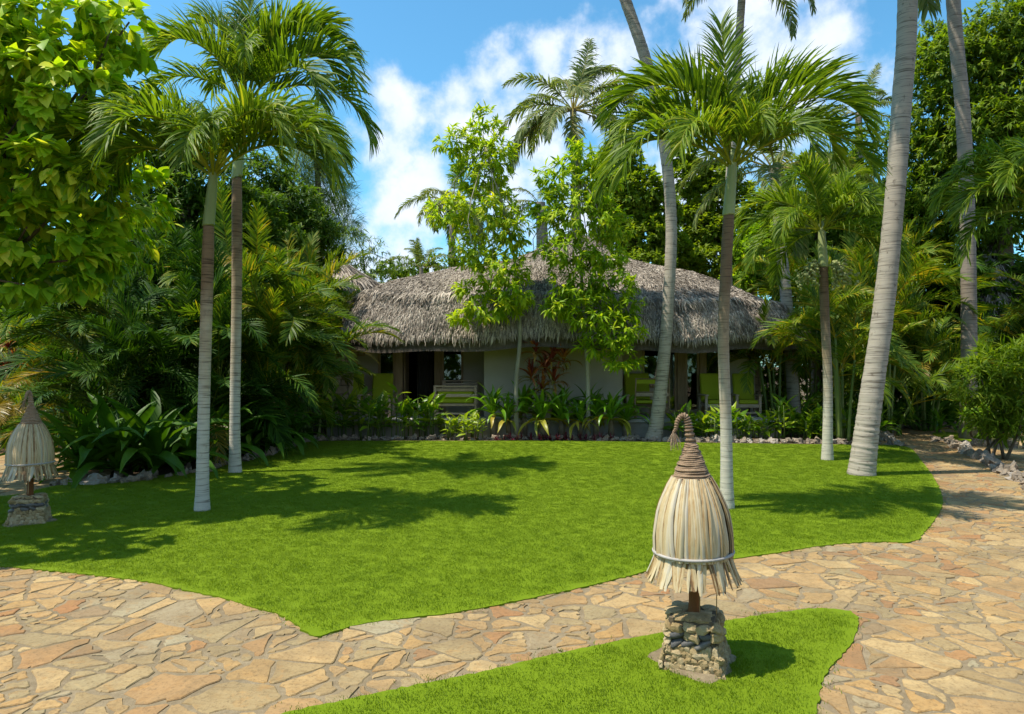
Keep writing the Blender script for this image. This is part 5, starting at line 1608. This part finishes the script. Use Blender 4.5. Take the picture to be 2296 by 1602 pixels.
def bush(label, u, d, lobes, nsh, per, ll, mat, shape, seed, droop=.3, width=1.0, cat='bush', dt=0.0, shell=.4, name='bush', stems=5):
    base = at_ground(u, d)
    th = thing(name, label, cat, base)
    L_ = lobes_px(lobes)
    p, dd, n, s, t = whorls(L_, nsh, per, ll, seed, droop, .4, shell)
    k = p[:, 2] > .02
    V, F = scatter(shape, p[k], dd[k], n[k], s[k], width)
    part('foliage', V, [F], M[mat], th, np.repeat(np.clip(t[k] + dt, 0, 1), len(shape[1])))
    r = np.random.default_rng(seed)
    mb = MB()
    for q in range(stems):
        c = np.asarray(L_[q % len(L_)][0])
        b0 = base + (r.normal() * .15, r.normal() * .15, -.03)
        mb.add(*tube(smooth_path([b0, (b0 + c) / 2 + r.normal(size=3) * .1, c], 6), np.linspace(.035, .012, 6), 6))
        if q == 0: stem0 = mb
    V, F, T = mb.out()
    part('stem', V, F, M['stem'], th, T, True)
    return th
bush('green hedge bush low behind the roof ridge at left', 960, 33, [(900, 600, 33, 60, 22), (985, 595, 33, 70, 25), (1060, 580, 33, 60, 30), (880, 640, 33, 80, 40)], 420, 8, .24, 'mid_tree', SMALL, 121)
bush('yellow croton bush glowing between the areca clumps left of the roof', 652, 17.6, [(655, 672, 17.6, 28, 24), (640, 700, 17.6, 26, 24), (668, 695, 17.5, 20, 20), (640, 740, 17.6, 30, 30)], 110, 9, .20, 'croton', LANCE, 122, stems=4)
bush('narrow leaved oleander bush at the right edge beside the sand', 2235, 14.6, [(2260, 810, 14.6, 90, 50), (2200, 850, 14.4, 70, 50), (2290, 880, 14.3, 80, 60), (2215, 920, 14.5, 60, 50), (2270, 950, 14.3, 70, 40), (2340, 830, 14.6, 80, 90)], 620, 10, .30, 'mid_tree', BLADE, 123, droop=.15, width=.85, dt=.16)
bush('small leafy bush at the foot of the straight grey trunk', 2205, 17.2, [(2200, 945, 17.2, 40, 40), (2240, 965, 17, 40, 30)], 90, 8, .22, 'canna', LANCE, 124)
bush('leafy shrub behind the right corner of the terrace, seen under the eave', 1735, 24.5, [(1720, 800, 24.5, 50, 60), (1755, 840, 24.5, 50, 60), (1790, 790, 24.5, 50, 70), (1740, 900, 24.3, 60, 50), (1700, 870, 24.8, 40, 60)], 420, 9, .26, 'mid_tree', LANCE, 125, dt=.1)
# dark growth closing the view at both sides
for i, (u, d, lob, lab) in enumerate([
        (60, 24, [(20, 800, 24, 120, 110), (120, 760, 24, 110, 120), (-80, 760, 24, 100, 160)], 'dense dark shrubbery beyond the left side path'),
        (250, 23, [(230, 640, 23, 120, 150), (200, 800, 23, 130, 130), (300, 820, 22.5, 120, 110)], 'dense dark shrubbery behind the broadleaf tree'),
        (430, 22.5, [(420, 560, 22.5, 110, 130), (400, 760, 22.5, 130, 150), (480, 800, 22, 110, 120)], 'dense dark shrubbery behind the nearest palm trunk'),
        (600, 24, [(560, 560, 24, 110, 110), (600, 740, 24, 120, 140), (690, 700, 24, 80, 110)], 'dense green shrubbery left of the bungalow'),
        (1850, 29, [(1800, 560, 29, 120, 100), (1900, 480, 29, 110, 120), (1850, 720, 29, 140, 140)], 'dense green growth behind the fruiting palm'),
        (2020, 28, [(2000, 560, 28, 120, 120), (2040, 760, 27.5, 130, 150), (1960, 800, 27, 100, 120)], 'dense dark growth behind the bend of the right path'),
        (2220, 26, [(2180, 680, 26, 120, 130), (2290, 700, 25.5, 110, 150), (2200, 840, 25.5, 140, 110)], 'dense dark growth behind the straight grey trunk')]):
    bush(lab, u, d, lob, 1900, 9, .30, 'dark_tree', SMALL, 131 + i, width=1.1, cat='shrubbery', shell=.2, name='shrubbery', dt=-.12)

# ------------------------------------------------------------------ bed plants
def strap(seed, L, w, e0, e1, mat, tone, n=9, fold=.22):
    """a long strap leaf along +x arching down"""
    r = np.random.default_rng(seed)
    s = np.linspace(0, 1, n)
    el = np.radians(e0 + (e1 - e0) * s ** 1.5)
    d = np.column_stack([np.cos(el), np.zeros(n), np.sin(el)]); st = L / (n - 1)
    p = np.concatenate(([np.zeros(3)], np.cumsum(d[:-1] * st, 0)))
    nn = np.column_stack([-np.sin(el), np.zeros(n), np.cos(el)])
    wv = w * np.interp(s, (0, .1, .4, .75, 1), (.55, .8, 1, .72, .02))
    sway = np.cumsum(r.normal(size=n)) * .01 * L
    V = []
    for i in range(n):
        c = p[i] + (0, sway[i], 0)
        V += [c + (0, -wv[i], 0) + nn[i] * wv[i] * fold * 2, c, c + (0, wv[i], 0) + nn[i] * wv[i] * fold * 2]
    F = []; T = []
    for i in range(n - 1):
        a = 3 * i
        F += [(a, a + 1, a + 4, a + 3), (a + 1, a + 2, a + 5, a + 4)]; T += [tone, tone + .05]
    return mesh_np('leaf', np.array(V), [np.array(F)], M[mat], np.array(T), True)
CRI = {'up': [strap(k, .82, .055, 82, 25, 'crinum', .45 + .1 * k) for k in range(3)], 'arch': [strap(10 + k, .95, .060, 62, -60, 'crinum', .42 + .1 * k) for k in range(3)],
       'fall': [strap(20 + k, .90, .060, 35, -84, 'crinum', .5 + .12 * k) for k in range(3)], 'old': [strap(30 + k, .75, .060, 5, -88, 'crinum_old', .3 + .2 * k) for k in range(3)]}
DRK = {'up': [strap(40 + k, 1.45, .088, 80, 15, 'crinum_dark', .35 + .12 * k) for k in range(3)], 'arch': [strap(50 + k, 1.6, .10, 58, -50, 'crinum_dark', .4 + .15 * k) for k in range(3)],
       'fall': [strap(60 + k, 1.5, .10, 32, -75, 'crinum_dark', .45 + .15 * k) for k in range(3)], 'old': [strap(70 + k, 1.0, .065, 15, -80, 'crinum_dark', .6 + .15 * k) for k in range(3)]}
def rosette(name, label, cat, base, lib, n, sc, seed, stem=0.0, group=None, old=.18, mats=None, stem_mat='stem'):
    r = np.random.default_rng(seed)
    th = thing(name, label, cat, base, group)
    if stem:
        v, f = tube([(0, 0, -.03), (.01, 0, stem * .5), (0, .01, stem)], (.075 * sc, .07 * sc, .05 * sc), 8)
        link('stem', mesh_np('stem', v, f, M[stem_mat], smooth=True), th)
    for i in range(n):
        f = i / n
        key = 'up' if f < .28 else ('arch' if f < .62 else ('fall' if r.random() > old * 2.2 else 'old'))
        me = lib[key][r.integers(3)]
        link('leaf', me, th, (r.normal() * .015, r.normal() * .015, stem + (1 - f) * .04), (r.normal() * .2, r.normal() * .10, i * 2.399 + r.normal() * .3), sc * r.uniform(.78, 1.12))
    return th
DARK_POS = [(185, 12.0), (265, 12.15), (345, 12.45), (420, 13.2), (490, 14.0), (555, 15.0), (608, 15.9), (652, 16.9), (225, 13.2), (310, 13.4), (385, 14.0), (530, 15.6)]
DARK_POS.sort()
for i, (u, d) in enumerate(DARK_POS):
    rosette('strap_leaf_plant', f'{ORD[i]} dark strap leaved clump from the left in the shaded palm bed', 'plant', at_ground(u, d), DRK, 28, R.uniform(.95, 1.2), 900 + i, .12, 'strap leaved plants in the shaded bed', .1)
CR_POS = [(1105, 18.75), (1140, 18.6), (1175, 18.9), (1215, 18.45), (1258, 18.6), (1300, 18.5), (1335, 18.7), (1370, 18.45), (1402, 18.75), (1240, 19.2), (1320, 19.2)]
CR_POS.sort()
for i, (u, d) in enumerate(CR_POS):
    rosette('spider_lily', f'{ORD[i]} glossy spider lily from the left in the row below the middle wall', 'lily', at_ground(u, d), CRI, 22, R.uniform(1.0, 1.3), 930 + i, R.uniform(.42, .68), 'spider lilies below the middle wall', .32)
# red cordyline between the young trees
RED = {'up': [strap(80 + k, .42, .026, 80, 40, 'red_leaf', (.1, .35, .6)[k]) for k in range(3)], 'arch': [strap(83 + k, .48, .028, 55, -30, 'red_leaf', (.2, .5, .75)[k]) for k in range(3)],
       'fall': [strap(86 + k, .48, .028, 20, -75, 'red_leaf', (.6, .85, .95)[k]) for k in range(3)], 'old': [strap(89 + k, .45, .028, 0, -85, 'red_leaf', (.8, .9, 1)[k]) for k in range(3)]}
def cordyline(label, base, heads, seed):
    th = thing('cordyline', label, 'shrub', base)
    r = np.random.default_rng(seed)
    for hx, hz in heads:
        v, f = tube(smooth_path([(0, 0, 0), (hx * .4, 0, hz * .5), (hx, 0, hz)], 8), np.linspace(.03, .016, 8), 7)
        link('stem', mesh_np('stem', v, f, M['pale_bark'], smooth=True), th)
        for i in range(26):
            key = 'up' if i < 7 else ('arch' if i < 16 else ('fall' if i < 23 else 'old'))
            link('leaf', RED[key][r.integers(3)], th, (hx, 0, hz - i * .006), (r.normal() * .2, r.normal() * .1, i * 2.4 + r.normal() * .3), r.uniform(1.05, 1.45))
cordyline('red and orange leaved cordyline between the young trees before the middle wall', at_ground(1225, 18.75), [(-.28, 2.42), (.18, 2.25), (.48, 2.2), (-.02, 1.95), (-.40, 1.75), (.22, 1.6), (-.1, 1.4)], 951)
cordyline('red leaved cordyline at the far left edge beyond the side path', at_ground(12, 20.5), [(-.3, 2.4), (.1, 2.6), (.3, 2.1), (0, 1.8)], 952)
# stemmed canna-like plants with lance leaves
CAN = [mesh_np('leaf', LANCE[0] * (1.05, 1, 1), [LANCE[1]], M['canna'], t, True) for t in (.25, .45, .6, .85)]
CST = [mesh_np('stem', *tube([(0, 0, -.02), (.02, .01, .5), (.05, .0, 1.0)], (.016, .013, .006), 5), M['stem_green'], smooth=True) for k in range(1)]
def canna(label, base, h, nl, seed, ll=.42, group=None, stems=3, tone=None):
    r = np.random.default_rng(seed)
    th = thing('canna_plant', label, 'plant', base, group)
    for sidx in range(stems):
        ox, oy = r.normal(size=2) * .07
        hh = h * r.uniform(.65, 1.08); rz = r.uniform(0, 6.28)
        link('stem', CST[0], th, (ox, oy, 0), (r.normal() * .08, r.normal() * .08, rz), (1, 1, hh))
        for i in range(nl):
            f = .32 + .68 * (i + r.random() * .5) / nl
            az = rz + i * 2.6 + r.normal() * .4
            el = r.uniform(.35, 1.25) if f > .6 else r.uniform(-.1, .8)
            # leaf axis +y turned up by el, then round by az
            link('leaf', CAN[r.integers(4) if tone is None else tone], th, (ox + .04 * hh * f, oy, hh * f), (el, r.normal() * .3, az), ll * r.uniform(.65, 1.2))
    return th
cl = sorted([(700 + i * 15.2 + R.uniform(-7, 7), R.uniform(18.2, 18.85)) for i in range(26)])
for i, (u, d) in enumerate(cl):
    yel = u > 985
    canna(f'{ORD[i]} canna plant from the left in the bed below the left terrace' + (', pale and low' if yel else ', upright green'), at_ground(u, d), R.uniform(.55, .75) if yel else R.uniform(.95, 1.4), 7, 960 + i, .26 if yel else .46, 'canna plants below the left terrace', 4 if yel else 3, 3 if yel else None)
cl = sorted([(1512 + i * 17.2 + R.uniform(-7, 7), R.uniform(18.0, 18.8)) for i in range(23)])
for i, (u, d) in enumerate(cl):
    canna(f'{ORD[i]} canna plant from the left in the bed below the right terrace', at_ground(u, d), R.uniform(.45, .95), 6, 1000 + i, R.uniform(.30, .44), 'canna plants below the right terrace', 4)
# undergrowth along the right bend
UG = [(1965, 18.6), (2005, 20.8), (2040, 21.5), (2085, 21.2), (2130, 21.6), (2105, 20.2), (2215, 18.3), (2275, 18.8), (1925, 19.4), (1800, 19.2), (1850, 19.0)]
for i, (u, d) in enumerate(sorted(UG)):
    rosette('strap_leaf_plant', f'{ORD[i]} arching strap leaved plant from the left in the shade beyond the right path', 'plant', at_ground(u, d), CRI if i % 2 else DRK, 16, R.uniform(.75, 1.0), 1040 + i, .1, 'strap leaved plants along the right path', .1)
LP = [(-40, 18.6), (40, 18.9), (95, 18.4), (150, 17.6)]
for i, (u, d) in enumerate(LP):
    rosette('strap_leaf_plant', f'{ORD[i]} strap leaved plant from the left beyond the sand at the left edge', 'plant', at_ground(u, d), DRK, 16, R.uniform(.6, .8), 1060 + i, .1, 'strap leaved plants behind the left sand', .1)
# small purple edging plants just behind the rocks
PUR = {k: [strap(95 + q, .20, .018, e0, e1, 'purple_leaf', .2 + .3 * q, 5) for q in range(3)] for k, e0, e1 in (('up', 80, 50), ('arch', 60, 0), ('fall', 35, -40), ('old', 20, -50))}
pp = sorted([(1112 + i * 15.5 + R.uniform(-5, 5), R.uniform(18.1, 18.35)) for i in range(18)])
for i, (u, d) in enumerate(pp):
    rosette('purple_edging_plant', f'{ORD[i]} small purple leaved plant from the left behind the rock edging', 'plant', at_ground(u, d), PUR, 12, R.uniform(.7, 1.25), 1080 + i, 0, 'purple edging plants behind the rocks', .1)

# the garden goes on behind the photographer (seen only in the window panes)
r_ = np.random.default_rng(1200)
n_ = 9000
px_ = r_.uniform(-32, 32, n_); pz_ = r_.uniform(0, 1, n_) ** .8 * (6.5 + 1.8 * np.sin(px_ * .5) + 1.2 * np.sin(px_ * 1.3 + 1))
pos_ = np.column_stack([px_, -20 - r_.uniform(0, 2.5, n_), pz_])
V, F = scatter(SMALL, pos_, rnd_unit(n_) + (0, .5, .2), rnd_unit(n_) + (0, .6, .6), r_.uniform(.5, .95, n_), 1.2)
o = link('treeline', mesh_np('treeline', V, [F], M['mid_tree'], np.repeat(r_.random(n_), len(SMALL[1]))))
o['kind'] = 'stuff'

# low growth filling the beds and closing the view along the ground
def undergrowth(name, spans, n, ll, mat, seed):
    """spans: (x0, x1, y0, y1, height)"""
    r = np.random.default_rng(seed)
    a = np.array([(q[1] - q[0]) * (q[3] - q[2]) * (.4 + q[4]) for q in spans]); a = a / a.sum()
    PP = []
    for q, w in zip(spans, a):
        m = int(n * w)
        x = r.uniform(q[0], q[1], m); y = r.uniform(q[2], q[3], m)
        h = q[4] * (.55 + .3 * np.sin(x * 1.9 + seed) + .25 * np.sin(y * 2.3 + x * .7))
        PP.append(np.column_stack([x, y, np.clip(h, .12, None) * r.random(m) ** .7]))
    p = np.vstack(PP); m = len(p)
    d = norm(rnd_unit(m) * .8 + np.array((0, -.25, .35)))
    nn = norm(np.array((0, 0, 1.0)) + rnd_unit(m) * .6)
    V, F = scatter(LANCE, p, d, nn, ll * r.uniform(.6, 1.3, m), 1.3)
    o = link(name, mesh_np(name, V, [F], M[mat], np.repeat(np.clip(r.normal(.4, .2, m), 0, 1), len(LANCE[1]))))
    o['kind'] = 'stuff'
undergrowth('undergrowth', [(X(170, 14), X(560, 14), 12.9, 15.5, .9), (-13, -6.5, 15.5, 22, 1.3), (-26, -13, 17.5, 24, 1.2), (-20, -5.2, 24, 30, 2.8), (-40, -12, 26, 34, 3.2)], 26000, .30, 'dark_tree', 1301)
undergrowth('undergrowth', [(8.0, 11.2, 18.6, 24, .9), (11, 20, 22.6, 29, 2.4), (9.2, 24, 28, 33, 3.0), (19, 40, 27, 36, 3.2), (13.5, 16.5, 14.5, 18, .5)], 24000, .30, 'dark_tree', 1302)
